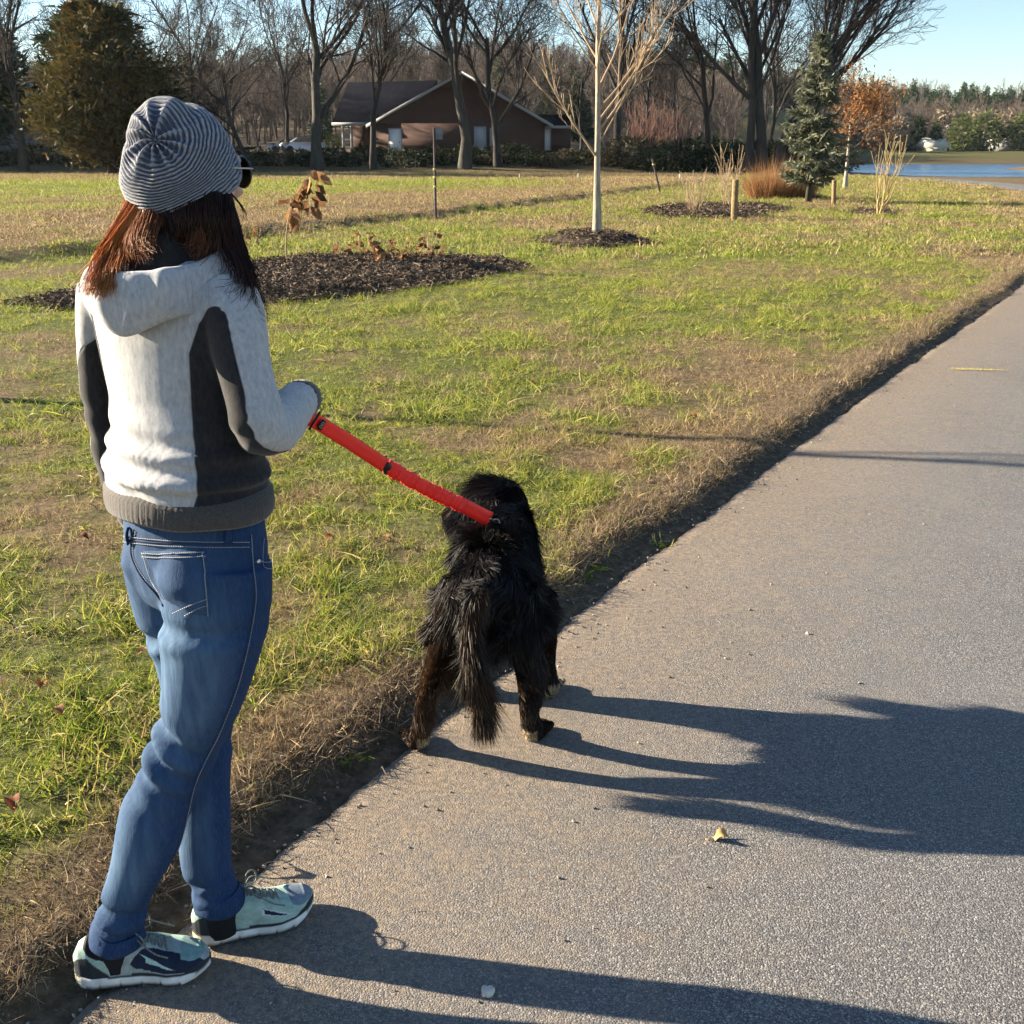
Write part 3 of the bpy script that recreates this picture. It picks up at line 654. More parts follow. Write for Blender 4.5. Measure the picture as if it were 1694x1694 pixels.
# second house half hidden at the left
x = P(20, HOR, 120)[0]; h2 = thing('grey_house', 'grey house with pale rake board half hidden behind the cedar', 'house', (x, 120, ground_z(x, 120)), 0)
w = MB(); box(w, (-5, 5, 1.6), (13, 9, 3.2)); part('wall', w, plain('grey_siding', (.16, .17, .2), .8), h2, False)
rf = MB(); roof_slab(rf, (-12, 2.0), (-1+4.2, 6.9), .2, 10); roof_slab(rf, (3.2, 6.9), (9, 4.0), .2, 10); part('roof', rf, M_roof, h2, False)
rk = MB(); roof_slab(rk, (-12, 1.75), (3.2, 6.65), .1, .19, .35); part('rake_board', rk, M_trim, h2, False)
# ------------------------------------------------------------------ red cedar at the left
def conifer_thing(name, label, px, Yd, H, R, n, size, mat, seed, shape='cedar', trunkm=None):
    x = P(px, HOR, Yd)[0]; o = thing(name, label, 'tree', (x, Yd, ground_z(x, Yd)), 0); r = np.random.default_rng(seed)
    tr = MB(); tube(tr, [(0, 0, -.2), (.03, 0, H*.3), (0, 0, H*.93)], [R*.06+.05, R*.05+.03, .02], 8); 
    cr = MB(); nb = int(n/70)
    zb = H*(.10+.88*r.uniform(0, 1, nb)**1.15); ab = r.uniform(0, 6.28, nb)
    f = zb/H
    rad = R*((1-f)**.48*np.minimum(1, .55+f*2.2) if shape == 'cedar' else (1-f)**.62*np.minimum(1, .5+f*3.2))*((.72+.45*r.uniform(0, 1, nb)) if shape == 'cedar' else (.5+.75*r.uniform(0, 1, nb)))
    if shape == 'cedar': rad = rad*(1+.42*vn(ab*1.6+seed, zb*.55, s=seed))
    P_, D_ = [], []
    for k in range(nb):
        b0 = np.array((0, 0, zb[k]-(.15 if shape == 'cedar' else -.0)*rad[k])); dr = np.array((math.cos(ab[k]), math.sin(ab[k]), .5 if shape == 'cedar' else .12)); e = b0+dr*rad[k]
        if shape != 'cedar': e[2] += .05*rad[k]
        tube(tr, [b0, (b0+e)/2+np.array((0, 0, -.04*rad[k])), e], [.03*R/3+.006, .02*R/3+.004, .004], 3, False)
        m = 70; u = r.uniform(.15, 1.02, m)**.7; sp = rad[k]*(.26 if shape == 'cedar' else .17)*(1.15-u*.75)
        q = b0+(e-b0)*u[:, None]+r.normal(size=(m, 3))*sp[:, None]*np.array((1, 1, .6 if shape == 'cedar' else .35)); P_.append(q)
        D_.append(nrm_rows(dr+r.normal(size=(m, 3))*.55))
    P_, D_ = np.concatenate(P_), np.concatenate(D_); m = len(P_)
    P_[:, 2] = np.maximum(P_[:, 2], .12*H*.3)
    ribbons(cr, P_, D_, size*r.uniform(.6, 1.4, m), size*r.uniform(.28, .5, m), 1, .1, r, .3)
    part('trunk', tr, trunkm or M_bark, o); part('crown', cr, mat, o); return o
rr = random.Random(31); G3 = 'dark evergreens beyond the cedar'; ev0 = None
M_cedar = blades('cedar_sprays', [(0, (.012, .022, .008)), (.45, (.032, .045, .013)), (.75, (.075, .068, .02)), (1, (.12, .075, .024))], .25, .7, .1, patch=(.45, (.085, .058, .017)))
conifer_thing('cedar_tree', 'broad dark evergreen cedar with bronze sunlit side behind the woman', 182, 76, 10.6, 5.0, 30000, .42, M_cedar, 5)
for k, (x, y, h) in enumerate(((-43, 91, 12), (-50, 96, 13), (-37, 97, 11), (-58, 92, 14), (-47, 86, 11))):
    if ev0 is None:
        ev0 = conifer_thing('evergreen_tree', 'dark evergreen tree beyond the cedar at the field corner', 185, 76, 12, 4.2, 12000, .6, M_everg, 25); ev0['group'] = G3; ev0.location = (x, y, ground_z(x, y))
    else: dup(ev0, (x, y, ground_z(x, y)), rr.uniform(0, 6), h/12)
# ------------------------------------------------------------------ river, far bank, far trees and houses
t = NT('river_water'); pz = t.pos(); m = t.new('ShaderNodeMapping'); m.inputs['Scale'].default_value = (.35, 1, 1); t.l.new(pz, m.inputs['Vector'])
n = t.noise(m.outputs[0], 1.3, 5, .6); t.col((.05, .12, .22)).set(Roughness=.2); t.p.inputs['Specular IOR Level'].default_value = .6; t.bump(n, .9, .35)
mb = MB(); mb.add([(10, 66, -1.0), (600, 66, -1.0), (600, 250, -1.0), (10, 250, -1.0)], [(0, 1, 2, 3)]); link('river', mb.mesh('river', t.m), kind='structure', label='blue river beyond the lawn')
M_leafbrown = blades('pale_bare_crown', [(0, (.12, .09, .06)), (.5, (.2, .16, .11)), (1, (.28, .22, .16))], .2)
M_leafgreen = blades('olive_crown', [(0, (.04, .06, .02)), (.5, (.09, .11, .035)), (1, (.15, .16, .06))], .3)
fr = []
for k, (mat, lab) in enumerate([(M_leafgreen, 'olive green tree on the far river bank'), (M_leafbrown, 'pale brown bushy tree on the far river bank'), (M_everg, 'dark green conifer on the far river bank')]):
    o = thing('bank_tree', lab, 'tree', (0, 0, 0), 0, lab+'s'); a, b = shrub_mesh(300+k, 4.2 if k < 2 else 2.6, 9, 1500, .8, mat, 4)
    if k == 2:
        p, d = pine_pts(np.random.default_rng(77), 9.5, 3, 1500); a = MB(); rg = np.random.default_rng(78); ribbons(a, p, d, rg.uniform(.5, 1, 1500), rg.uniform(.3, .5, 1500), 1, .1, rg, .2)
    tr = MB(); tube(tr, [(0, 0, -.3), (0, 0, 5)], [.28, .12], 6); part('crown', a, mat, o); part('trunk', tr, M_bark, o); fr.append(o)
rr = random.Random(21); us = [0]*3
lst = [(1625, 262, 0, 1.0), (1590, 268, 0, .85), (1480, 265, 1, .9), (1515, 275, 2, .9), (1545, 262, 2, .75), (1688, 262, 0, 1.0), (1660, 285, 1, 1.0), (1560, 290, 1, 1.1), (1450, 270, 1, .8), (1430, 285, 1, 1.0), (1600, 300, 1, 1.0), (1500, 300, 1, 1.1), (1740, 268, 1, 1.0), (1780, 262, 0, 1.0), (1640, 310, 2, 1.1), (1700, 305, 2, 1.0)]
for px, Yd, q, sc in lst:
    x = P(px, HOR, Yd)[0]; z = ground_z(x, Yd); sc *= rr.uniform(.9, 1.1); rz = rr.uniform(0, 6)
    if not us[q]: o = fr[q]; o.location = (x, Yd, z); o.rotation_euler.z = rz; o.scale = (sc,)*3; us[q] = 1
    else: dup(fr[q], (x, Yd, z), rz, sc)
def small_house(px, Yd, w_, h_, lab, wm, rm, name='far_house'):
    x = P(px, HOR, Yd)[0]; o = thing(name, lab, 'house', (x, Yd, ground_z(x, Yd)), 0)
    a = MB(); box(a, (0, 4, h_/2), (w_, 8, h_)); part('wall', a, wm, o, False)
    a = MB(); roof_slab(a, (0, 0), (1, 0), 0, 1) if False else None
    e = .6; k = 2.2
    a.add([(-w_/2-e, -e, h_), (w_/2+e, -e, h_), (w_/2+e, 4, h_+k), (-w_/2-e, 4, h_+k), (-w_/2-e, 8+e, h_), (w_/2+e, 8+e, h_)], [(0, 1, 2, 3), (3, 2, 5, 4), (0, 4, 5, 1)], [(1, 5, 2), (0, 3, 4)]); part('roof', a, rm, o, False)
    for q in range(3):
        a = MB(); box(a, (w_*(-.3+.3*q), -.04, h_*.5), (w_*.1, .06, h_*.38)); part('window', a, M_glass, o, False)
    return o
small_house(1510, 310, 22, 4.4, 'long low far house with red-brown roof above the river', plain('cream_wall', (.45, .4, .34), .8), plain('red_brown_roof', (.16, .075, .05), .9))
small_house(1578, 300, 9, 6.5, 'pale blue-grey far house between the bank trees', plain('blue_grey_wall', (.5, .56, .62), .8), M_roof)
small_house(1672, 275, 7, 3.0, 'small white building on the far bank', M_trim, M_roof)
small_house(1552, 258, 4, .8, 'low cream shed at the edge of the far bank', plain('cream_shed', (.6, .55, .42), .8), plain('cream_roof', (.5, .46, .36), .8), 'far_shed')
# ------------------------------------------------------------------ mulch beds
M_chip = blades('mulch_chips', [(0, (.035, .024, .018)), (.4, (.085, .06, .042)), (.8, (.16, .12, .085)), (1, (.24, .19, .14))], 0, .9)
M_mulch = plain('dark_mulch', (.055, .04, .03), .95, .5, 30, .1, bump=.8)
rng = np.random.default_rng(15)
def chipmesh(n, rad, L):
    a = rng.uniform(0, 6.28, n); r = rad*np.sqrt(rng.uniform(0, 1, n)); roots = np.stack([r*np.cos(a), r*np.sin(a), rng.uniform(.0, .02, n)], 1)
    d = nrm_rows(np.stack([rng.normal(size=n), rng.normal(size=n), rng.normal(size=n)*.3], 1)); mb = MB(); ribbons(mb, roots, d, rng.uniform(.4, 1.3, n)*L, rng.uniform(.3, .6, n)*L*.45, 1, 0, rng, .1); return mb.mesh('chip', M_chip, False)
CH = [chipmesh(26, .12, .055) for _ in range(6)]
def mulch(poly, lab, n, h=.05, sc=1.0, seed=0):
    poly = np.asarray(poly); c = poly.mean(0); K = 12; V = [];
    for k in range(K+1):
        f = k/K; q = c+(poly-c)*f; z = height(q[:, 0], q[:, 1])+.012+h*(1-f**3)+.02*fbm(q[:, 0]*4, q[:, 1]*4, s=3)*(1-f); z = np.where(f > .99, z-.05, z); V.append(np.c_[q, z])
    m = len(poly); mb = MB(); i = np.arange(K)[:, None]*m; j = np.arange(m)[None, :]; k = (j+1) % m
    mb.add(np.concatenate(V), np.stack([i+j, i+k, i+m+k, i+m+j], -1).reshape(-1, 4)); o = link('mulch_bed', mb.mesh('mulch_bed', M_mulch), kind='structure', label=lab)
    r = np.random.default_rng(seed); lo, hi = poly.min(0), poly.max(0); p = r.uniform(lo, hi, (n*3, 2)); e = c+(p-c)*1/1.03; p = p[inpoly(e[:, 0], e[:, 1], poly)][:n]
    rel = np.zeros(len(p)); z = height(p[:, 0], p[:, 1])+.012+h*.75; s = r.uniform(.7, 1.4, len(p))*sc
    # height by how far inside the outline
    dist = np.min(np.linalg.norm(p[:, None]-poly[None], axis=2), axis=1); z = height(p[:, 0], p[:, 1])+.010+h*sst(0, .6, dist)
    o = gn_scatter('mulch', np.c_[p, z], np.stack([r.normal(size=len(p))*.15, r.normal(size=len(p))*.15, r.uniform(0, 6.28, len(p))], 1), np.stack([s, s, s], 1), CH, seed=seed); tag(o, 'loose bark mulch of the '+lab, 'mulch')
mulch(BED1, 'long mulch bed beside the woman', 2600, .09, 1.1, 1); mulch(BED2, 'round mulch bed with two twiggy shrubs', 700, .07, 1.6, 2); mulch(RING, 'mulch ring round the pale young tree', 420, .16, 1.2, 3); mulch(RING3, 'mulch under the orange bush', 250, .05, 1.8, 4); mulch(BARE_RING, 'mulch under the bare leaning shrub', 120, .05, 1.6, 5)
# ------------------------------------------------------------------ young trees and shrubs
def gtree(px, py, name, label, cat, a, b, m1, m2, pn=('trunk', 'crown'), dz=0):
    g = gh(px, py); o = thing(name, label, cat, (g[0], g[1], g[2]+dz)); part(pn[0], a, m1, o); part(pn[1], b, m2, o); return o
def young(seed, L, r, kids, ang, first, shrink, up, maxlev=3, rmin=.0045, wig=.09):
    rng = np.random.default_rng(seed); out = ([], []); grow(rng, out, np.array((0, 0, -.05)), np.array((0, 0, 1.)), L, r, 0, maxlev, wig*.25, up, kids, ang, rmin, shrink, first)
    a, b = MB(), MB()
    for p, q, s in out[0]: tube(a, p, q, 10, cap=False)
    for p, q, s in out[1]: tube(b, p, q, 5 if s > 4 else 3, cap=False)
    return a, b
a, b = young(5, 5.4, .066, (21, 7, 5), (.80, .55, .5), .25, .38, .13, 3, .0045, .15); gtree(988, 403, 'young_tree', 'pale leafless young tree with upswept golden branches in a mulch ring', 'tree', a, b, M_young, M_youngtw)
a, b = young(6, 4.6, .06, (12, 5, 4), (.6, .5, .5), .42, .40, .14, 3, .006); o = thing('young_tree', 'slim young tree on the lawn left of the woman', 'tree', (-5.3, 7.15, ground_z(-5.3, 7.15))); part('trunk', a, M_young, o); part('crown', b, M_youngtw, o)
def stems(seed, n, H, R, r0, lean=(0, 0), tw=3, rmin=.004):
    rg = np.random.default_rng(seed); mb = MB()
    for k in range(n):
        a = rg.uniform(0, 6.28); e = np.array((math.cos(a)*R*rg.uniform(.3, 1)+lean[0]*H, math.sin(a)*R*rg.uniform(.3, 1)+lean[1]*H, H*rg.uniform(.55, 1.05))); b0 = np.array((math.cos(a)*.05, math.sin(a)*.05, -.03)); m = (b0+e)*.5+np.array((math.cos(a)*R*.12, math.sin(a)*R*.12, -.05*H)); c = spline([b0, m, e], 7)+rg.normal(size=(7, 3))*.012*H; tube(mb, c, np.maximum(np.linspace(r0, r0*.3, 7), rmin), 5, False)
        for q in range(tw):
            f = rg.uniform(.35, .95); i = min(int(f*6), 5); s = c[i]; d = nrm(c[i+1]-c[i]+rg.normal(size=3)*.35*np.linalg.norm(c[i+1]-c[i])); tube(mb, [s, s+d*H*.14, s+d*H*.26+np.array((0, 0, .03*H))], [max(rmin, r0*.4), max(rmin, r0*.3), rmin], 4, False)
    return mb
M_pale = plain('pale_twigs', (.36, .26, .16), .85); M_grn = plain('olive_golden_twigs', (.30, .22, .10), .8)
def shrubthing(px, py, name, label, mbs, cat='shrub'):
    g = gh(px, py); o = thing(name, label, cat, (g[0], g[1], g[2]))
    for nm, m, mt in mbs: part(nm, m, mt, o)
    return o
shrubthing(1150, 358, 'twiggy_shrub', 'bare pale twiggy shrub at the left end of the round mulch bed', [('stems', stems(1, 26, 1.05, .42, .008), M_pale)])
shrubthing(1205, 346, 'twiggy_shrub', 'taller bare pale shrub just behind the stout wooden post', [('stems', stems(2, 20, 1.6, .40, .009), M_pale)])
shrubthing(1455, 357, 'leaning_shrub', 'bare multi-stemmed shrub leaning right on the lawn near the path', [('stems', stems(3, 9, 1.85, .55, .016, (.17, 0), 4, .006), M_grn)])
# orange-brown clump
rg = np.random.default_rng(31); n = 2600; a = rg.uniform(0, 6.28, n); r = np.sqrt(rg.uniform(0, 1, n)); roots = np.stack([r*np.cos(a)*1.05, r*np.sin(a)*.7, 0*a], 1); d = nrm_rows(np.stack([np.cos(a)*r*.5+rg.normal(size=n)*.18, np.sin(a)*r*.5+rg.normal(size=n)*.18, np.ones(n)], 1)); mb = MB(); ribbons(mb, roots, d, rg.uniform(.8, 1.45, n)*(1-.3*r**3), rg.uniform(.008, .016, n), 2, .05, rg, .15)
M_obush = blades('rusty_stems', [(0, (.16, .08, .035)), (.5, (.32, .17, .075)), (1, (.44, .26, .13))], .3); shrubthing(1290, 329, 'orange_bush', 'dense rusty orange clump of upright stems left of the spruce', [('stems', mb, M_obush)])
# spruce
M_spruce = blades('blue_grey_needles', [(0, (.06, .07, .045)), (.5, (.14, .155, .10)), (1, (.25, .25, .17))], .2, .7)
g = gh(1344, 335); sprc = conifer_thing('spruce_tree', 'slender grey-green spruce beside the orange bush', 1344, float(g[1]), 4.75, 1.05, 11000, .16, M_spruce, 8, 'spruce', M_barkg)
# orange-leaved tree
g = gh(1398, 312); o = thing('orange_tree', 'small tree holding rusty orange leaves right of the spruce', 'tree', tuple(g)); a, b = young(9, 3.5, .085, (18, 6, 4), (1.05, .7, .6), .40, .52, .03, 3, .008); part('trunk', a, M_young, o)
tw = part('branches', b, M_barkg, o); rg = np.random.default_rng(41); V = np.concatenate(b.v); V = V[V[:, 2] > 1.5]; n = 3200; k = rg.integers(0, len(V), n); p = V[k]+rg.normal(size=(n, 3))*np.array((.17, .17, .15)); keep = (p[:, 0] > -.55); p = p[keep]; n = len(p); mb = MB(); ribbons(mb, p, nrm_rows(rg.normal(size=(n, 3))+np.array((0, 0, -.6))), rg.uniform(.08, .16, n), rg.uniform(.05, .09, n), 1, .2, rg, .4)
M_oleaf = blades('rusty_leaves', [(0, (.12, .05, .02)), (.5, (.26, .12, .045)), (1, (.40, .21, .09))], .4); part('crown', mb, M_oleaf, o)
# reddish bare brush right of the young tree
for k, (px, Yd, sc) in enumerate(((1085, 92, 1.0), (1065, 96, .9), (1110, 97, .9))):
    x = P(px, HOR, Yd)[0]; o = thing('red_brush', 'reddish bare brush in front of the far trunks', 'shrub', (x, Yd, ground_z(x, Yd)), 0, 'reddish brush in front of the far trunks'); part('stems', stems(60+k, 30, 4.8*sc, 2.2, .03, (0, 0), 6, .02), plain('red_twigs', (.13, .07, .055), .9), o)
x = P(552, HOR, 93.5)[0]; o = thing('porch_shrub', 'yellow-green shrub at the porch of the brick house', 'shrub', (x, 93.5, ground_z(x, 93.5))); a, b = shrub_mesh(401, .7, 1.5, 500, .16, None); part('foliage', a, blades('yellow_green_leaves', [(0, (.12, .14, .03)), (1, (.3, .28, .07))], .3), o); part('stem', b, M_stem, o)
# dried tall stem with hanging brown leaves in the long bed
M_dleaf = blades('dried_brown_leaves', [(0, (.09, .045, .02)), (.5, (.22, .11, .05)), (1, (.36, .2, .09))], .35)
def leaf_card(mb, p, d, L, rg):
    """a curled leaf of six faces"""
    d = nrm(d); s = nrm(np.cross(d, rg.normal(size=3))); u = np.cross(s, d); c = [p+d*L*f+u*L*.25*math.sin(f*3)*rg.uniform(-1, 1) for f in (0, .35, .7, 1)]; w = [.02, .26, .22, .02]; cup = u*L*.10
    V = []
    for q in range(4): V += [c[q]-s*w[q]*L+cup*(w[q] > .1), c[q], c[q]+s*w[q]*L+cup*(w[q] > .1)]
    mb.add(V, [(3*q+e, 3*q+e+1, 3*q+e+4, 3*q+e+3) for q in range(3) for e in (0, 1)])
g = gh(478, 447); o = thing('dried_plant', 'tall dried stem with hanging brown leaves rising from the long mulch bed', 'plant', tuple(g)); Yd = g[1]; rg = np.random.default_rng(51)
def PL(px, py, dy=0): return P(px, py, Yd+dy)-g
st = MB(); tube(st, spline([PL(478, 450), PL(473, 415), PL(475, 375), PL(483, 340), PL(498, 310), PL(515, 285)], 16), np.linspace(.011, .005, 16), 6); tube(st, spline([PL(495, 392), PL(497, 365), PL(502, 335)], 8), [.004]*8, 5); tube(st, spline([PL(480, 445), PL(484, 425), PL(490, 412)], 7), [.006]*7, 5)
part('stem', st, plain('straw_stem', (.36, .25, .13), .8), o)
for (x, y) in ((517, 284), (508, 295), (522, 300), (497, 308), (505, 318), (516, 322), (488, 322), (482, 345), (492, 336), (510, 338), (478, 350)):
    lf = MB()
    for q in range(3): leaf_card(lf, PL(x+rg.normal()*4, y+rg.normal()*4, rg.normal()*.05), np.array((rg.normal()*.7, rg.normal()*.7, -1)), .19*rg.uniform(.8, 1.4), rg)
    part('leaf', lf, M_dleaf, o)
# low leafy shrubs of the bed
M_rleaf = blades('russet_leaves', [(0, (.06, .035, .025)), (.35, (.16, .06, .035)), (.7, (.34, .12, .05)), (1, (.12, .13, .05))], .35)
def leafy(px, py, H, R, nst, nl, label, seed, mat):
    rg = np.random.default_rng(seed); s = stems(seed, nst, H, R, .006, (0, 0), 2, .0035); V = np.concatenate(s.v); V = V[V[:, 2] > H*.18]; lf = MB()
    for q in range(nl): p = V[rg.integers(0, len(V))]; leaf_card(lf, p, np.array((rg.normal(), rg.normal(), -.7)), rg.uniform(.06, .12), rg)
    return shrubthing(px, py, 'leafy_shrub', label, [('stems', s, M_pale), ('leaves', lf, mat)])
leafy(640, 444, .42, .38, 12, 110, 'low shrub with curled russet leaves in the middle of the long mulch bed', 71, M_dleaf); leafy(690, 440, .46, .42, 12, 80, 'sparse shrub with reddish leaves beside the curled russet one', 72, M_rleaf); leafy(570, 436, .32, .16, 6, 46, 'small dark withered shrub near the far edge of the long mulch bed', 73, M_rleaf); leafy(415, 408, .35, .2, 5, 24, 'small withered plant behind the woman\'s shoulder', 74, M_rleaf); leafy(610, 432, .40, .2, 6, 34, 'thin withered shrub behind the curled russet one', 75, M_rleaf)
# ------------------------------------------------------------------ posts
def post(name, label, pa, pb, w, mat, bands=(), cat='post'):
    g = gh(*pa); top = P(pb[0], pb[1], g[1]); v = top-g; o = thing(name, label, cat, tuple(g)); mb = MB()
    if bands is None: 
        d = nrm(v); x = np.array((1., 0, 0)); y = np.array((0, 1., 0)); h = w/2; V = []
        for s, z in ((1, -.15), (1, np.linalg.norm(v)-.012), (.86, np.linalg.norm(v))):
            for a, b in ((-1, -1), (1, -1), (1, 1), (-1, 1)): V.append(d*z+x*a*h*s+y*b*h*s)
        q = [(4*k+e, 4*k+(e+1) % 4, 4*k+4+(e+1) % 4, 4*k+4+e) for k in range(2) for e in range(4)]+[(8, 9, 10, 11)]; mb.add(V, q); part('shaft', mb, mat, o, False); return o
    d = nrm(v); L = np.linalg.norm(v); wv = np.array((w, 0, 0)); tv = np.array((0, w*.25, 0)); 
    for ax in ((wv, tv), (tv*1.2, np.array((0, w*.8, 0)))):                        # T section
        V = [d*z+a*ax[0]*.5+b*ax[1]*.5+(0 if ax[0] is wv else np.array((0, w*.45, 0))) for z in (-.2, L) for a, b in ((-1, -1), (1, -1), (1, 1), (-1, 1))]; mb.add(V, [(0, 1, 5, 4), (1, 2, 6, 5), (2, 3, 7, 6), (3, 0, 4, 7), (4, 5, 6, 7)])
    part('shaft', mb, mat, o, False)
    for z in bands: b = MB(); box(b, d*z, (w*1.5, w*1.7, .05)); part('band', b, plain('yellow_band', (.5, .4, .12), .7), o, False)
    return o
M_steel = plain('dark_steel_post', (.04, .03, .03), .7); M_wood = plain('weathered_wood', (.22, .145, .07), .85, .4, 20, bump=.5)
post('steel_post', 'thin dark steel post with yellow bands standing in the field edge', (721, 366), (718, 212), .055, M_steel, (.75, .95, 1.12)); post('steel_post', 'short dark stake leaning at the field edge near the far trees', (1092, 319), (1079, 262), .07, M_steel, (1.05,))
post('wooden_post', 'stout wooden post in the round mulch bed', (1214, 363), (1217, 297), .125, M_wood, None); post('wooden_post', 'short wooden post at the right foot of the spruce', (1379, 338), (1380, 298), .10, M_wood, None)
for k, (px, py) in enumerate(((860, 297), (957, 296), (1125, 297))): post('marker_stake', 'tiny pale marker stake at the far edge of the field', (px, py), (px, py-9), .09, plain('pale_stake', (.5, .45, .36), .8), None)['group'] = 'marker stakes at the far edge of the field'
# ------------------------------------------------------------------ body-building helpers
def solid(mb, voxel, smooth=6, fac=.5):
    """fuse overlapping closed shapes into one continuous skin; returns vertices and quads"""
    me = mb.mesh('tmp', None); o = bpy.data.objects.new('tmp', me); COL.objects.link(o)
    m = o.modifiers.new('r', 'REMESH'); m.mode = 'VOXEL'; m.voxel_size = voxel
    if smooth: s = o.modifiers.new('s', 'SMOOTH'); s.iterations = smooth; s.factor = fac
    dg = bpy.context.evaluated_depsgraph_get(); ev = o.evaluated_get(dg); em = bpy.data.meshes.new_from_object(ev)
    V = np.empty(len(em.vertices)*3, np.float32); em.vertices.foreach_get('co', V); V = V.reshape(-1, 3).astype(float)
    nl = len(em.loops); LI = np.empty(nl, np.int32); em.loops.foreach_get('vertex_index', LI)
    if nl == 4*len(em.polygons): Q = LI.reshape(-1, 4)
    else: Q = np.array([list(p.vertices) for p in em.polygons if len(p.vertices) == 4])
    bpy.data.objects.remove(o); bpy.data.meshes.remove(em); bpy.data.meshes.remove(me)
    return V, Q
def vnormals(V, Q):
    n = np.cross(V[Q[:, 2]]-V[Q[:, 0]], V[Q[:, 3]]-V[Q[:, 1]]); N = np.zeros_like(V)
    for k in range(4): np.add.at(N, Q[:, k], n)
    return nrm_rows(N)
def relax(f, Q, n):
    for _ in range(n):
        a = np.zeros_like(f); c = np.zeros_like(f); m = f[Q].mean(1)
        for k in range(4): np.add.at(a, Q[:, k], m); np.add.at(c, Q[:, k], 1)
        f = a/np.maximum(c, 1)
    return f
def loft(mb, rings, n=28, ex=2.0):
    """rings: (centre, right axis, forward axis, half width, front depth, back depth); capped"""
    a = np.arange(n)*2*np.pi/n; vs = []
    for c, r, f, hw, df, db in rings:
        ca, sa = np.cos(a), np.sin(a); ca = np.sign(ca)*np.abs(ca)**(2/ex); sa = np.sign(sa)*np.abs(sa)**(2/ex)
        vs.append(np.asarray(c)+np.outer(ca*hw, r)+np.outer(np.where(sa > 0, sa*df, sa*db), f))
    m = len(vs); v = np.concatenate(vs+[np.array([rings[0][0], rings[-1][0]])]); i = np.arange(m-1)[:, None]*n; j = np.arange(n)[None, :]; k = (j+1) % n
    q = np.stack([i+j, i+k, i+n+k, i+n+j], -1).reshape(-1, 4); b = m*n
    t = [(b, (x+1) % n, x) for x in range(n)]+[(b+1, (m-1)*n+x, (m-1)*n+(x+1) % n) for x in range(n)]
    return mb.add(v, q, t)
def limb(mb, spec, n=20, sub=4, grow_=1.0):
    """tapered limb through (px, py, Y, radius px) stations; returns axis points and radii"""
    pr = [PR(*s) for s in spec]; c = np.array([p for p, r in pr]); r = np.array([[r, 0, 0] for p, r in pr])
    m = (len(spec)-1)*sub+1; cc = spline(c, m); rr_ = spline(r, m)[:, 0]*grow_
    tube(mb, cc, rr_, n); return cc, rr_
def axis_dist(V, cc, rr_):
    """nearest axis point: distance / radius, offset vector, radius, parameter"""
    best = np.full(len(V), 1e9); off = np.zeros_like(V); rad = np.zeros(len(V)); par = np.zeros(len(V))
    for k in range(len(cc)-1):
        a, d = cc[k], cc[k+1]-cc[k]; t = np.clip(((V-a)@d)/(d@d+1e-12), 0, 1); o = V-(a+t[:, None]*d); r = rr_[k]+(rr_[k+1]-rr_[k])*t
        q = np.linalg.norm(o, axis=1)/r; s = q < best; best[s] = q[s]; off[s] = o[s]; rad[s] = r[s]; par[s] = (k+t[s])/(len(cc)-1)
    return best, off, rad, par
def wpart(name, V, Q, mat, parent, T=None, attrs=None, cols=None, smooth=True, **kw):
    base = np.array(parent_base(parent)); mb = MB().add(np.asarray(V, float)-base, Q, T); me = mb.mesh(name, mat, smooth)
    for k, a in (attrs or {}).items(): at_ = me.attributes.new(k, 'FLOAT', 'POINT'); at_.data.foreach_set('value', np.asarray(a, np.float32))
    if cols is not None:
        ca = me.color_attributes.new('Col', 'FLOAT_COLOR', 'POINT'); ca.data.foreach_set('color', np.c_[cols, np.ones(len(cols))].astype(np.float32).ravel())
    return link(name, me, parent, **kw)
def parent_base(p):
    b = Vector((0, 0, 0))
    while p is not None: b = b+p.location; p = p.parent
    return b
def wmb(name, mb, mat, parent, **kw):
    V = np.concatenate(mb.v); Q = np.concatenate(mb.q) if mb.q else None; T = np.concatenate(mb.t) if mb.t else None
    return wpart(name, V, Q, mat, parent, T, **kw)
def vcol_mat(name, rough=.7, spec=.3, bumpscale=None, bumpstr=.3, sheen=0.0, mul=None):
    t = NT(name); c = t.attr('Col').outputs['Color']
    if mul: c = t.mix(1.0, c, t.ramp(t.noise(t.obj(), mul, 4), [(.3, (.72, .72, .72)), (.7, (1.12, 1.12, 1.12))]), 'MULTIPLY')
    t.col(c).set(Roughness=rough); t.p.inputs['Specular IOR Level'].default_value = spec
    if bumpscale: t.bump(t.noise(t.obj(), bumpscale, 3), bumpstr, .002)
    return t.m
def bvh(parts): 
    V = []; F = []; n = 0
    for v, q in parts: V += [Vector(x) for x in v]; F += [tuple(int(i)+n for i in f) for f in q]; n += len(v)
    return BVHTree.FromPolygons(V, F)
CAM = Vector((0, 0, CAMH))
def cast(tree, px, py, off=.003, Y=None):
    d = Vector(ray(px, py)).normalized(); h = tree.ray_cast(CAM, d)
    if h[0] is None or (Y and abs(h[0].y-Y) > .35): return None if Y is None else (P(px, py, Y), np.array((0, -1., 0)))
    n = h[1] if h[1].dot(d) < 0 else -h[1]
    return np.array(h[0]+n*off), np.array(n)

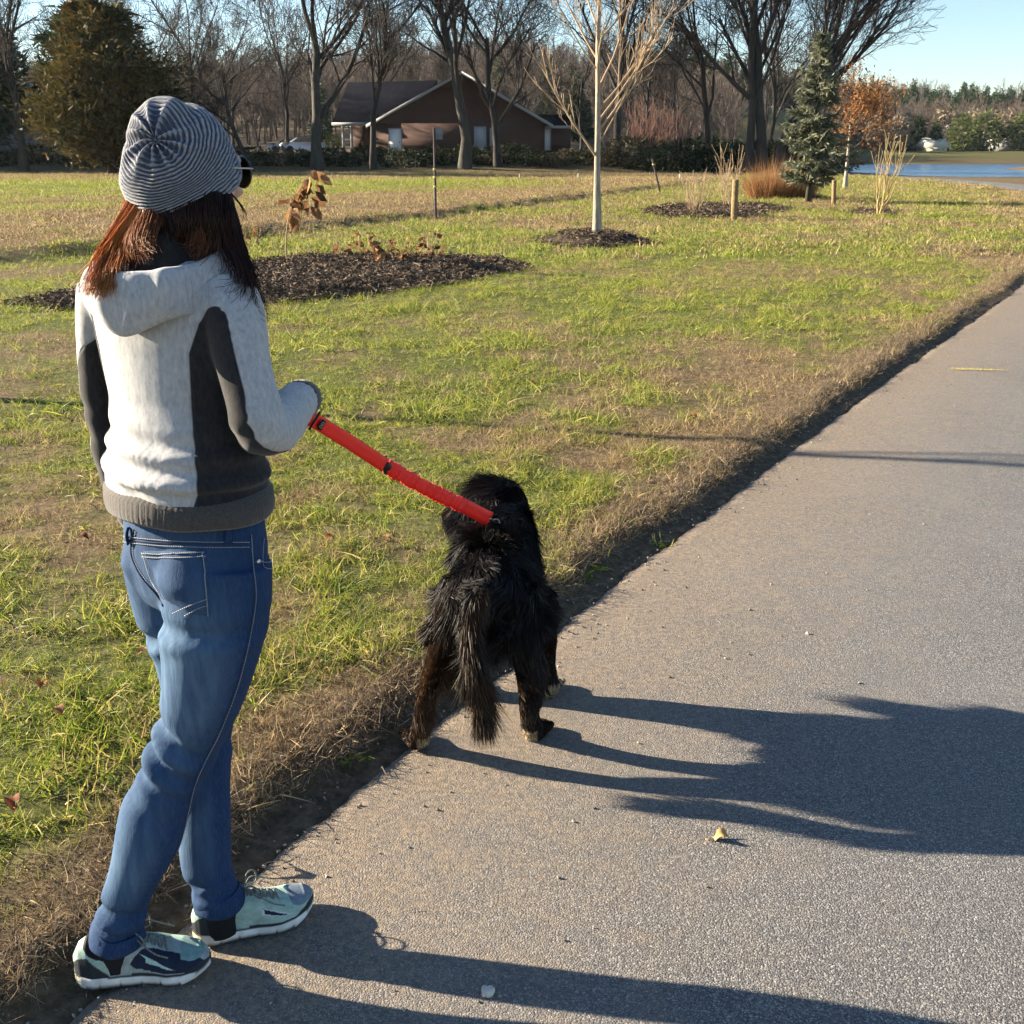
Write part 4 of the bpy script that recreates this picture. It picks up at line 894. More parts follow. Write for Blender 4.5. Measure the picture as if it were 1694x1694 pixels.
# ------------------------------------------------------------------ the woman
WB = np.array((-.66, 1.78, 0.0))
person = thing('person', 'woman in grey hoodie, blue jeans and knit beanie walking a dog on the path', 'person', tuple(WB))
def hd(az): a = math.radians(az); return np.array((math.cos(a), -math.sin(a), 0)), np.array((math.sin(a), math.cos(a), 0))
HIPAZ, SHAZ, HEADAZ = 35, 27, 36
SPX, SPY = -.572, 1.80
def tring(z, hw, df, db, az=None, dx=0, dy=0):
    if az is None: az = lerp(HIPAZ, SHAZ, float(np.clip((z-.9)/.4, 0, 1)))
    r, f = hd(az); return (np.array((SPX+dx, SPY+dy, z)), r, f, hw, df, db)
RLEG = [(362,925,1.745,88), (358,1000,1.737,90), (350,1060,1.73,85), (338,1133,1.728,70), (313,1218,1.735,56), (285,1280,1.735,51), (259,1335,1.725,55), (243,1392,1.715,52), (222,1448,1.705,42), (206,1491,1.70,40), (196,1530,1.70,41), (194,1552,1.70,42)]
LLEG = [(285,930,1.86,80), (299,1010,1.87,74), (319,1080,1.875,64), (329,1160,1.88,54), (336,1230,1.88,47), (337,1300,1.86,43), (338,1370,1.84,43), (342,1430,1.825,41), (352,1465,1.815,38), (361,1490,1.81,39)]
RARM = [(372,478,1.755,50), (388,525,1.725,52), (400,590,1.70,48), (415,650,1.685,46), (430,702,1.68,47), (450,708,1.73,46), (468,693,1.79,41), (485,672,1.85,36), (497,660,1.885,33)]
LARM = [(172,482,1.885,44), (162,540,1.905,36), (168,630,1.925,34), (180,705,1.935,34), (192,770,1.96,31), (208,822,1.99,27), (222,850,2.02,25)]
# --- hoodie
hb = MB()
TR = [(.980, .150, .105, .105), (1.002, .160, .116, .119), (1.030, .166, .122, .128), (1.065, .157, .117, .118), (1.12, .145, .112, .104), (1.16, .141, .110, .098), (1.20, .148, .115, .102), (1.26, .160, .115, .106), (1.31, .168, .105, .104), (1.345, .16, .09, .095), (1.375, .115, .072, .082), (1.40, .07, .06, .065)]
loft(hb, [tring(z, a, f, b, dy=.02*sst(1.05, 1.35, z), dx=-.004) for z, a, f, b in TR], 36)
ra, rr1 = limb(hb, RARM); la, lr1 = limb(hb, LARM)
HV, HQ = solid(hb, .0055, 7, .5)
HN = vnormals(HV, HQ)
az_v = np.radians(np.interp(HV[:, 2], [.9, 1.3], [HIPAZ, SHAZ])); dxy = HV[:, :2]-np.array((SPX, SPY+.01)); rgt = dxy[:, 0]*np.cos(az_v)-dxy[:, 1]*np.sin(az_v); fwd = dxy[:, 0]*np.sin(az_v)+dxy[:, 1]*np.cos(az_v)
hwz = np.interp(HV[:, 2], [q[0] for q in TR], [q[1] for q in TR]); dpz = np.interp(HV[:, 2], [q[0] for q in TR], [q[3] for q in TR])
rho = np.sqrt((rgt/hwz)**2+(fwd/dpz)**2)
qr, offr, radr, parr = axis_dist(HV, ra, rr1); ql, offl, radl, parl = axis_dist(HV, la, lr1)
ang = np.arctan2(-fwd, np.abs(rgt))                       # 0 = side, + towards the back
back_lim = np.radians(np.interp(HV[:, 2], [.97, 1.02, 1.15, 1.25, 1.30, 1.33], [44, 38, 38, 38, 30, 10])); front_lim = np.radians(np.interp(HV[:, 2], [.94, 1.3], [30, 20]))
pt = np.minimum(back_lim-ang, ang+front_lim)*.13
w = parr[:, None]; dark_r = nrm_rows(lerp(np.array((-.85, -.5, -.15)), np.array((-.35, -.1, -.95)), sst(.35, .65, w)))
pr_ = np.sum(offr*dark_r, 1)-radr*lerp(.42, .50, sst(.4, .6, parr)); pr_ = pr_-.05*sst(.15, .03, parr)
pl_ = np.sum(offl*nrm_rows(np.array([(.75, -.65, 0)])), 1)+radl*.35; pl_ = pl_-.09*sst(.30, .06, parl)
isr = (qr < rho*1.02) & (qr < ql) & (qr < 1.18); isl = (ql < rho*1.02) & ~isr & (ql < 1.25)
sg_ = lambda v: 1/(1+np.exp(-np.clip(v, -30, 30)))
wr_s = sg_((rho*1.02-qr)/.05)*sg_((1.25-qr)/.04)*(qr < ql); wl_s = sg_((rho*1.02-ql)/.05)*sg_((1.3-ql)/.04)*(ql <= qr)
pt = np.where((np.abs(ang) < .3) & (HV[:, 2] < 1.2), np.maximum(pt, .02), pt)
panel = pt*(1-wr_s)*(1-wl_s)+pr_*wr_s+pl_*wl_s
# folds
z = HV[:, 2]; th = np.arctan2(fwd, rgt)
tor = ~(isr | isl)
roll = sst(.98, 1.015, z)*sst(1.18, 1.10, z)
lean_ = np.sin(th*1.0+.6)
fold = .0085*np.sin(2*np.pi*(z-.990+.010*vn(th*1.2, z*5, s=2)+.004*lean_)/.040)*sst(.985, 1.01, z)*sst(1.16, 1.07, z)*(.45+.75*sst(-.2, .6, vn(th*1.5, z*9, s=12)+.3))+.003*vn(th*1.1+z*4, z*27, s=3)*roll+.004*vn(th*2.3, z*34+th*2, s=6)*sst(1.2, 1.05, z)+.003*fbm(HV[:, 0]*9, HV[:, 1]*9, z*5, s=7, o=2)
arm_par = np.where(isr, parr, parl)
elb = np.exp(-((arm_par-.55)/.22)**2)
fa = .0045*vn(arm_par*26+np.arctan2(offr[:, 2], offr[:, 0])*.7, HV[:, 0]*14, s=9)*elb+.004*vn(arm_par*34, HV[:, 1]*20, s=11)*sst(.75, .95, arm_par)+.0025*fbm(HV[:, 0]*10, HV[:, 1]*10, z*6, s=13, o=2)
HV = HV+HN*relax(np.where(tor, fold, fa), HQ, 4)[:, None]
t = NT('heather_sweatshirt'); ob = t.obj(); n1 = t.noise(ob, 420, 2, .7); mp = t.new('ShaderNodeMapping'); mp.inputs['Scale'].default_value = (1, 1, .35); t.l.new(ob, mp.inputs['Vector']); n2 = t.noise(mp.outputs[0], 160, 3, .7); n3 = t.noise(ob, 14, 3)
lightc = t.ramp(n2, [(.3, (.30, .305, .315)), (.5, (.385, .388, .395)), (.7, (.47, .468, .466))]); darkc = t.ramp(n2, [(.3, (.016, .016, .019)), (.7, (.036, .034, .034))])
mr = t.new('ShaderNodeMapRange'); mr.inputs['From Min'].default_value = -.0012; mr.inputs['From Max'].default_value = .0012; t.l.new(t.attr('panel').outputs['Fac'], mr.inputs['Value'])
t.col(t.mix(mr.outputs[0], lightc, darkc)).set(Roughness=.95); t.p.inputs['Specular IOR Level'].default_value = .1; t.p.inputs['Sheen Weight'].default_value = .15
pa = t.math('ABSOLUTE', t.attr('panel').outputs['Fac']); gro = t.new('ShaderNodeMapRange'); gro.inputs['From Max'].default_value = .0045; t.l.new(pa, gro.inputs['Value']); t.bump(t.math('ADD', t.math('MULTIPLY', n1, .18), gro.outputs[0]), .55, .003); M_hood = t.m
hoodie = wpart('hoodie', HV, HQ, M_hood, person, attrs={'panel': panel}, label='light heather grey hoodie with charcoal side and under-sleeve panels')
t = NT('charcoal_rib'); ob = t.obj(); n2 = t.noise(ob, 260, 3, .7); t.col(t.ramp(n2, [(.3, (.036, .032, .029)), (.7, (.078, .069, .062))])).set(Roughness=.95); t.p.inputs['Sheen Weight'].default_value = .2; t.bump(n2, .3, .003); M_rib = t.m
# waistband: a ribbed ring
def ring_band(rings, n, rib=0, amp=.0012):
    mb = MB(); vs = []
    a = np.arange(n)*2*np.pi/n
    for c, r, f, hw, df, db in rings:
        k = 1+amp/.15*np.cos(a*rib) if rib else 1
        vs.append(np.asarray(c)+np.outer(np.cos(a)*hw*k, r)+np.outer(np.where(np.sin(a) > 0, np.sin(a)*df, np.sin(a)*db)*k, f))
    m = len(vs); i = np.arange(m-1)[:, None]*n; j = np.arange(n)[None, :]; k = (j+1) % n
    return mb.add(np.concatenate(vs), np.stack([i+j, i+k, i+n+k, i+n+j], -1).reshape(-1, 4))
wz = [(.930, .135, .100, .100), (.910, .158, .118, .121), (.906, .163, .121, .125), (.911, .166, .124, .129), (.924, .168, .125, .130), (.946, .167, .123, .128), (.956, .150, .11, .112)]
mb = ring_band([tring(z+.052, a, f, b, dx=-.004) for z, a, f, b in wz], 240, 90)
V = np.concatenate(mb.v); V = V+np.c_[np.zeros((len(V), 2)), .004*vn(V[:, 0]*16, V[:, 1]*16, s=4)]; mb.v = [V]
wmb('waistband', mb, M_rib, hoodie)
# cuffs
def cuff(spec, sides=48, rib=24):
    mb = MB(); pr = [PR(*s) for s in spec]; c = np.array([p for p, _ in pr]); r = np.array([q for _, q in pr]); d, N, B = frames(c); a = np.arange(sides)*2*np.pi/sides
    k = 1+.02*np.cos(a*rib); v = c[:, None]+(r[:, None]*k)[..., None]*(np.cos(a)[None, :, None]*N[:, None]+np.sin(a)[None, :, None]*B[:, None]); m = len(c)
    i = np.arange(m-1)[:, None]*sides; j = np.arange(sides)[None, :]; kk = (j+1) % sides
    mb.add(v.reshape(-1, 3), np.stack([i+j, i+kk, i+sides+kk, i+sides+j], -1).reshape(-1, 4)); wmb('cuff', mb, M_rib, hoodie)
cuff([(491,665,1.870,26), (493,664,1.876,33), (497,661,1.889,33), (502,659,1.906,31), (504,658,1.916,28), (502,659,1.908,22)])
cuff([(216,840,2.008,20), (218,844,2.012,27), (226,855,2.026,27), (234,866,2.04,25), (232,864,2.038,19)])
# --- hood lying on the back
NC = np.array((-.566, 1.815)); nth = 72; A = np.radians(np.linspace(-158, 158, nth)); rv, fv = hd(SHAZ-3)
rows = []
kk = np.cos(A/2)**2; tipw = np.exp(-(A/.42)**2); wob = .006*vn(A*3.1, A*0+.3, s=5)+.004*vn(A*7, A*0, s=8)
k2 = np.cos(A/2)**4
prof = [(.056+.004*k2, 1.452-.012*kk), (.062+.010*k2, 1.425-.02*kk), (.070+.016*k2, 1.398-.028*kk), (.076+.026*k2, 1.396-.034*kk), (.081+.036*k2, 1.420-.043*kk), (.087+.044*k2, 1.432-.050*kk), (.095+.049*k2, 1.429-.054*kk),
        (.102+.050*k2, 1.412-.060*kk), (.105+.047*k2, 1.390-.062*kk-.006*tipw), (.105+.041*k2, 1.368-.058*kk-.018*tipw), (.102+.033*k2, 1.352-.046*kk-.026*tipw), (.090+.02*k2, 1.352-.03*kk-.01*tipw)]
for q, (r_, z_) in enumerate(prof):
    g = wob*(1 if 2 < q < 10 else .2)*(1+.5*np.sin(q)); dirs_ = np.outer(-np.cos(A), fv)+np.outer(np.sin(A), rv)
    rows.append(np.c_[NC+dirs_[:, :2]*(r_+g)[:, None], z_+g*.6])
R_ = np.array(rows); m = len(rows); R2 = np.array([spline(R_[:, k], 40) for k in range(nth)]).transpose(1, 0, 2)
fine = .0045*vn(R2[..., 0]*26, R2[..., 1]*26, R2[..., 2]*30, s=19)*sst(0, 12, np.arange(40))[:, None]
R2[..., :2] += fine[..., None]*(-np.outer(np.cos(A), fv)+np.outer(np.sin(A), rv))[None, :, :2]
i = np.arange(39)[:, None]*nth; j = np.arange(nth-1)[None, :]; q = np.stack([i+j, i+j+1, i+nth+j+1, i+nth+j], -1).reshape(-1, 4)
HDV, HDQ = R2.reshape(-1, 3), q
pan = np.repeat((np.arange(40) < 16).astype(float)*.02-.01, nth)
wpart('hood', HDV, HDQ, M_hood, hoodie, attrs={'panel': pan}, label='folded grey hood with dark lining')
for sgn, pxs in ((1, [(352,425), (372,455), (384,490)]),):
    pass
# --- jeans
jb = MB()
loft(jb, [tring(z, a, f, b) for z, a, f, b in [(1.03, .128, .096, .096), (.975, .138, .10, .102), (.93, .145, .104, .109), (.89, .150, .105, .112), (.85, .148, .10, .112), (.81, .140, .095, .105), (.78, .125, .085, .09), (.76, .09, .06, .06)]], 32)
r_, f_ = hd(HIPAZ)
for sg in (-1, 1):
    c = np.array((SPX, SPY, .855))+r_*.066*sg-f_*.050; e = 1.0 if sg > 0 else .74; tube(jb, [c+np.array((0, 0, .085)), c+np.array((0, 0, .06)), c, c-np.array((0, 0, .055)), c-np.array((0, 0, .075))], [.02*e, .056*e, .078*e, .058*e, .02*e], 16)
rl, rlr = limb(jb, RLEG, 24, 5); ll, llr = limb(jb, LLEG, 24, 5)
JV, JQ = solid(jb, .0055, 5, .5); JN = vnormals(JV, JQ)
q1, o1, r1, p1 = axis_dist(JV, rl, rlr); q2, o2, r2, p2 = axis_dist(JV, ll, llr); isR = q1 < q2
par = np.where(isR, p1, p2); of = np.where(isR[:, None], o1, o2); th = np.arctan2(of[:, 1], of[:, 0]); z = JV[:, 2]
kneeb = np.exp(-((par-.40)/.10)**2); ank = sst(.80, .97, par); hip = sst(.18, .06, par)
fo = (-.0055*np.abs(vn(th*.9+par*6, par*42-th*1.2, s=21))+.002)*kneeb*1.3+.0065*vn(th*1.3, par*55+th*1.5, s=23)*ank+.0025*fbm(JV[:, 0]*8, JV[:, 1]*8, z*7, s=25, o=3)
for p0, dp, wd, tc, slant in ((.345, .009, .010, -2.3, .012), (.375, -.006, .010, -2.3, .012), (.405, .010, .011, -2.2, .016), (.435, -.006, .012, -2.2, .014), (.47, .007, .012, -2.3, .010), (.53, .004, .014, -2.0, .01), (.83, .010, .011, -1.9, -.012), (.865, -.006, .010, -1.9, -.01), (.90, .010, .010, -1.6, .012), (.935, -.006, .010, -1.6, .012), (.13, .007, .012, -1.9, -.014), (.155, -.004, .012, -1.9, -.014)):
    dth = np.angle(np.exp(1j*(th-tc))); fo = fo-dp*2.2*np.exp(-((par-p0-slant*dth)/(wd*1.25))**2)*np.exp(-(dth/1.5)**2)
fo = fo+(-.004*np.abs(vn(th*.7+3, par*40+th*2, s=29)))*np.exp(-((par-.17)/.05)**2)
fo = relax(fo, JQ, 5); JV = JV+JN*fo[:, None]
t = NT('blue_denim'); ob = t.obj(); wv = t.new('ShaderNodeMapping'); wv.inputs['Scale'].default_value = (1, 1, .12); t.l.new(ob, wv.inputs['Vector'])
nf = t.noise(wv.outputs[0], 330, 3, .7); nb = t.noise(ob, 5.5, 5); nst = t.noise(wv.outputs[0], 60, 4)
c = t.ramp(nf, [(.25, (.008, .021, .062)), (.5, (.013, .036, .092)), (.75, (.028, .066, .14))])
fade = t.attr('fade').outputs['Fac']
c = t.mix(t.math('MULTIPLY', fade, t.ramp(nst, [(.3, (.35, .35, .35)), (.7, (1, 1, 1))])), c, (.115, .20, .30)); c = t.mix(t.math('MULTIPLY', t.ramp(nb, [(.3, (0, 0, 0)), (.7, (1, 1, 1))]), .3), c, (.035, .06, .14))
t.col(c).set(Roughness=.85); t.p.inputs['Specular IOR Level'].default_value = .15; t.bump(t.math('ADD', nf, t.math('MULTIPLY', nb, .5)), .3, .0035); M_denim = t.m
fade = np.exp(-((par-.22)/.16)**2)*.85+np.exp(-((par-.66)/.14)**2)*.6+.12; fade = fade*sst(-.1, .8, -(of[:, 1]*.75+of[:, 0]*.65)/np.linalg.norm(of, axis=1))  # denim wash on thighs and calves; sunlit left-back side lightened in colour too
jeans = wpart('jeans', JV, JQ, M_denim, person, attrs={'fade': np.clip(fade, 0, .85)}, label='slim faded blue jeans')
JT = bvh([(JV, JQ)]); HT = bvh([(HV, HQ), (HDV, HDQ)])
M_stitch = plain('pale_denim_stitching', (.28, .29, .30), .8); M_seamd = plain('dark_denim_seam', (.02, .035, .08), .9)
def seam(parent, pxs, mat, r=.0009, off=.0012, n=40, dash=False, tree=None, name='stitching'):
    c = spline(np.array(pxs, float), n); pts = [cast(tree or JT, x, y, off) for x, y in c]; mb = MB(); run = []
    pts = [p[0] if p is not None else None for p in pts]
    if dash:
        for a, b in zip(pts[:-1], pts[1:]):
            if a is not None and b is not None and np.linalg.norm(a-b) < .03: tube(mb, [a*.86+b*.14, b*.86+a*.14], r, 4)
    else:
        for p in pts+[None]:
            if p is None or (run and np.linalg.norm(p-run[-1]) > .04):
                if len(run) > 2: tube(mb, run, r, 5)
                run = [] if p is None else [p]
            else: run.append(p)
    if mb.v: wmb(name, mb, mat, parent)
def bilerp(c, u, v): return (np.array(c[0])*(1-u)+np.array(c[1])*u)*(1-v)+(np.array(c[3])*(1-u)+np.array(c[2])*u)*v
def pocket(cs, nu=16, nv=18, th=.0045, name='back_pocket'):
    g = np.empty((nv, nu, 3)); 
    for a in range(nv):
        for b in range(nu):
            u, v = b/(nu-1), a/(nv-1); p = bilerp(cs, u, v)
            if v > .8: p = p+np.array((0, (v-.8)*40*(1-abs(u-.55)*2.2)))
            h = cast(JT, p[0], p[1], th if 0 < a < nv-1 and 0 < b < nu-1 else .0); g[a, b] = h[0] if h is not None else g[a, b-1]
    i = np.arange(nv-1)[:, None]*nu; j = np.arange(nu-1)[None, :]
    return wpart(name, g.reshape(-1, 3), np.stack([i+j, i+nu+j, i+nu+j+1, i+j+1], -1).reshape(-1, 4), M_denim, jeans, attrs={'fade': np.full(nu*nv, .3)})
bp = pocket([(236,911), (338,912), (349,1020), (272,992)])
for c in ([(238,914), (288,917), (338,915)], [(239,920), (288,923), (339,921)], [(334,915), (341,965), (345,1018)], [(240,914), (253,955), (275,990)]): seam(bp, c, M_stitch, .0011, .0056, 34, True)
seam(bp, [(289,1014), (318,1000), (343,990)], M_stitch, .0009, .0056, 20, True); seam(bp, [(308,1018), (330,1005), (345,1000)], M_stitch, .0009, .0056, 14, True)
seam(jeans, [(199,886), (250,892), (320,896), (412,897)], M_stitch, .0009, .002, 60, True); seam(jeans, [(200,896), (250,901), (320,905), (412,905)], M_stitch, .0008, .002, 60, True); seam(jeans, [(199,891), (250,897), (320,900), (414,901)], M_seamd, .0014, .0006, 60)
seam(jeans, [(415,884), (418,930), (423,985), (416,1040), (404,1095), (388,1150), (362,1215), (338,1262), (322,1300), (312,1340), (298,1395), (278,1440)], M_stitch, .0009, .0014, 140, True)
seam(jeans, [(412,884), (415,930), (420,985), (413,1040), (401,1095), (385,1150), (359,1215), (335,1262), (319,1300), (309,1340), (295,1395), (275,1440)], M_seamd, .0008, .0002, 90)
seam(jeans, [(222,876), (217,912), (226,940), (240,962), (258,982), (270,1002)], M_seamd, .0022, .0004, 40); seam(jeans, [(225,878), (220,912), (229,940), (244,962)], M_stitch, .0008, .0012, 24, True)
seam(jeans, [(436,890), (434,915), (436,938), (452,942)], M_stitch, .0008, .0014, 22, True); seam(jeans, [(425,925), (440,931), (453,928)], M_stitch, .0008, .0014, 14, True)
h = cast(JT, 426, 929, .002)
if h is not None: mb = MB(); tube(mb, [h[0]-h[1]*.002, h[0]+h[1]*.002], .0045, 12); wmb('rivet', mb, plain('nickel_rivet', (.6, .6, .6), .3, metal=1.0), jeans)
for x in (216, 376):
    g = [cast(JT, x, y, o) for y, o in ((872, .004), (884, .007), (899, .004))]
    if all(q is not None for q in g): mb = MB(); tube(mb, spline([q[0] for q in g], 7), .006, 6, flat=.35); wmb('belt_loop', mb, M_denim, jeans)
# rolled hem edges
def hem(spec, nm='hem'):
    mb = MB(); pr = [PR(*s) for s in spec]; tube(mb, spline([p for p, _ in pr], 9), spline(np.array([[r, 0, 0] for _, r in pr]), 9)[:, 0], 32, cap=False)
    V = np.concatenate(mb.v); V = V+.004*np.c_[vn(V[:, 0]*40, V[:, 2]*30, s=2), vn(V[:, 0]*35, V[:, 2]*30, s=3), vn(V[:, 0]*30, V[:, 1]*30, s=4)]; mb.v = [V]
    wmb(nm, mb, M_denim, jeans)
hem([(196,1530,1.70,40), (195,1538,1.70,44), (194,1548,1.70,46), (194,1554,1.70,45), (194,1554,1.70,38), (195,1546,1.70,34)])
hem([(359,1476,1.812,37), (361,1482,1.811,41), (362,1490,1.81,43), (363,1496,1.81,42), (363,1496,1.81,36), (362,1488,1.81,32)])
# --- shoes
def shoe(O, az, L, flip, mirror_navy, lab):
    """local x heel to toe, y to the right of the foot, z up"""
    f = np.array((math.sin(math.radians(az)), math.cos(math.radians(az)), 0)); r = np.array((f[1], -f[0], 0))
    def W(p): p = np.asarray(p, float); return np.asarray(O)+p[..., 0:1]*f+p[..., 1:2]*r+p[..., 2:3]*np.array((0, 0, 1.))
    uu = np.linspace(0, 1, 90)
    hw = np.interp(uu, [0, .02, .06, .15, .35, .5, .68, .8, .9, .96, .99, 1], [.002, .016, .026, .035, .034, .037, .048, .047, .039, .026, .012, .002])
    cy = np.interp(uu, [0, .3, .6, .85, 1], [0, .0, -.004*flip, .004*flip, .012*flip]); bot = .010*sst(.10, 0, uu)+.022*sst(.74, 1.0, uu)**1.3+.001
    top = np.interp(uu, [0, .15, .4, .7, .9, 1], [.036, .034, .031, .030, .034, .042])
    # sole
    ns = 28; a = np.arange(ns)*2*np.pi/ns; ca, sa = np.cos(a), np.sin(a); ce = np.sign(ca)*np.abs(ca)**.35; se = np.sign(sa)*np.abs(sa)**.35
    gro = np.ones(90)
    for g in (.2, .35, .5, .64, .78): gro -= .09*np.exp(-((uu-g)/.006)**2)
    v = np.stack([np.repeat((uu*L)[:, None], ns, 1), cy[:, None]+ce[None]*(hw+.004)[:, None]*(1-.06*np.abs(se[None]))*np.where(se[None] < .3, gro[:, None], 1), ((top+bot)/2)[:, None]+se[None]*((top-bot)/2)[:, None]], -1)
    i = np.arange(89)[:, None]*ns; j = np.arange(ns)[None, :]; k = (j+1) % ns; Qs = np.stack([i+j, i+k, i+ns+k, i+ns+j], -1).reshape(-1, 4)
    Vs = W(v.reshape(-1, 3)); hz_ = v[..., 2].ravel(); col = np.where((hz_ < .008)[:, None], np.array((.09, .09, .085)), np.array((.72, .71, .66)))
    col = np.where((hz_ > (np.repeat(top, ns)-.004))[:, None], np.array((.05, .055, .06)), col)
    heelw = np.repeat(sst(.12, .0, uu), ns)[:, None]; col = lerp(col, col*np.array((.9, .86, .62)), heelw)
    up_o = thing_part = None
    # upper
    nu, nf_ = 240, 100; u = np.linspace(.004, .995, nu); ph = np.linspace(0, np.pi, nf_)
    w_ = np.interp(u, uu, hw)*1.0; c_ = np.interp(u, uu, cy); b_ = np.interp(u, uu, top)-.004
    hh = np.interp(u, [0, .05, .12, .30, .42, .55, .70, .82, .92, 1], [.030, .058, .070, .062, .066, .058, .042, .034, .026, .006])
    cp, sp = np.cos(ph), np.sin(ph); ex = np.interp(u, [0, .3, .7, 1], [.55, .6, .75, .8])[:, None]
    yy_ = np.sign(cp)[None]*np.abs(cp)[None]**ex*w_[:, None]; taper = 1-.32*(sp[None]**1.5)*np.interp(u, [0, .3, .6, 1], [.35, .5, .3, 0])[:, None]
    zz_ = b_[:, None]+np.abs(sp)[None]**(.72)*hh[:, None]
    vu = np.stack([np.repeat((u*L)[:, None], nf_, 1), c_[:, None]+yy_*taper, zz_], -1)
    i = np.arange(nu-1)[:, None]*nf_; j = np.arange(nf_-1)[None, :]; Qu = np.stack([i+j, i+j+1, i+nf_+j+1, i+nf_+j], -1).reshape(-1, 4)
    U = np.repeat(u, nf_); hn = ((zz_-b_[:, None])/hh[:, None]).ravel(); sd = np.tile(cp, nu)
    mint = np.array((.34, .47, .40)); grey = np.array((.33, .36, .36)); navy = np.array((.012, .02, .045)); dark = np.array((.03, .034, .04))
    C = np.tile(mint, (len(U), 1))
    def paint(poly, col_, side=None):
        s = inpoly(U, hn, np.array(poly)); s = s if side is None else s & (sd*side > -.15); C[s] = col_
    paint([(.30, 0), (.34, .5), (.42, .85), (.5, 1.1), (1.1, 1.1), (1.1, 0)], lerp(mint, grey, .75), 1 if mirror_navy else None) if mirror_navy else None
    paint([(-.1, .0), (-.1, .62), (.06, .66), (.13, .62), (.30, .0)], dark)
    if mirror_navy:
        paint([(.43, .40), (.46, .62), (.52, .86), (.60, .93), (.72, .95), (.84, .92), (.93, .85), (.99, .5), (.9, .2), (.75, .16), (.58, .18), (.46, .27)], navy, 1)
        paint([(.50, .74), (.545, .62), (.545, .47), (.60, .45), (.66, .43), (.76, .33), (.69, .50), (.62, .60), (.56, .66)], np.array((.42, .62, .55)), 1)
        paint([(.78, 1.1), (.80, .8), (.86, .72), (.93, .8), (.97, 1.1)], np.array((.2, .32, .3)))
    else:
        paint([(.50, .80), (.545, .66), (.545, .49), (.60, .46), (.66, .44), (.79, .36), (.72, .56), (.64, .66), (.56, .70)], np.array((.6, .62, .62)), 1)
        paint([(.52, .755), (.56, .64), (.56, .51), (.61, .49), (.66, .47), (.75, .41), (.70, .54), (.63, .63), (.57, .66)], navy, 1)
        paint([(.77, 1.1), (.80, .75), (.86, .62), (.96, .6), (1.0, 1.1)], np.array((.17, .22, .27)))
    paint([(.80, 0), (.84, .22), (.90, .42), (.96, .62), (1.1, .7), (1.1, 0)], dark)
    paint([(-.1, 0), (-.1, .07), (1.1, .10), (1.1, 0)], dark)
    paint([(.10, .90), (.13, .72), (.2, .60), (.30, .58), (.37, .70), (.43, .93), (.43, 1.1), (.10, 1.1)], np.array((.008, .008, .009)))
    C = C*(.9+.2*_h(np.arange(len(U)), np.zeros(len(U)), np.zeros(len(U)), 3))[:, None]
    so_ = bpy.data.objects.new('shoe', None)
    up = wpart('shoe', W(vu.reshape(-1, 3)), Qu, M_shoe, person, cols=C, label=lab)
    wpart('sole', Vs, Qs, M_sole, up, cols=col)
    # laces across the instep
    ins = lambda q, s: np.array((q*L, np.interp(q, u, c_)+s*np.interp(q, u, w_), np.interp(q, u, b_)+np.interp(q, u, hh)*(1-.28*abs(s)**2/.36)+.003))
    lc = MB(); st = np.linspace(.44, .70, 6)
    for q in range(5):
        for s in (-1, 1): tube(lc, spline([ins(st[q], -.5*s), ins((st[q]+st[q+1])/2, 0)+np.array((0, 0, .004)), ins(st[q+1], .5*s)], 8), .0022, 6, flat=.6)
    p0 = ins(.43, 0)+np.array((0, 0, .004))
    for s in (-1, 1):
        tube(lc, spline([p0, p0+np.array((.012, s*.022, .020)), p0+np.array((.030, s*.036, .012)), p0+np.array((.030, s*.030, -.010)), p0+np.array((.008, s*.012, 0)), p0], 22), .0018, 6)
        tube(lc, spline([p0, p0+np.array((.02, s*.03, .004)), p0+np.array((.05, s*.044, -.018)), p0+np.array((.075, s*.046, -.030))], 14), .0018, 6)
    lc.v = [W(x) for x in lc.v]; wmb('laces', lc, M_lace, up)
    return up
M_shoe = vcol_mat('shoe_upper_fabric', .75, .25, 500, .35, mul=60); M_sole = vcol_mat('shoe_sole_foam', .7, .3, 150, .15, mul=30); M_lace = plain('grey_green_laces', (.16, .17, .15), .8, .5, 200)
s1 = shoe((-.862, 1.683, .004), 81, .262, 1, True, 'mint and navy running shoe with white sole, the trailing foot'); s2 = shoe((-.662, 1.792, .004), 67, .256, -1, False, 'mint running shoe with white sole, the leading foot')
M_sock = plain('black_sock', (.012, .012, .013), .95)
for sp in ([(195,1540,1.70,30), (193,1568,1.70,33), (196,1590,1.70,33)], [(363,1486,1.81,29), (364,1512,1.81,31), (368,1535,1.81,31)]):
    mb = MB(); limb(mb, sp, 20, 3); wmb('sock', mb, M_sock, person)
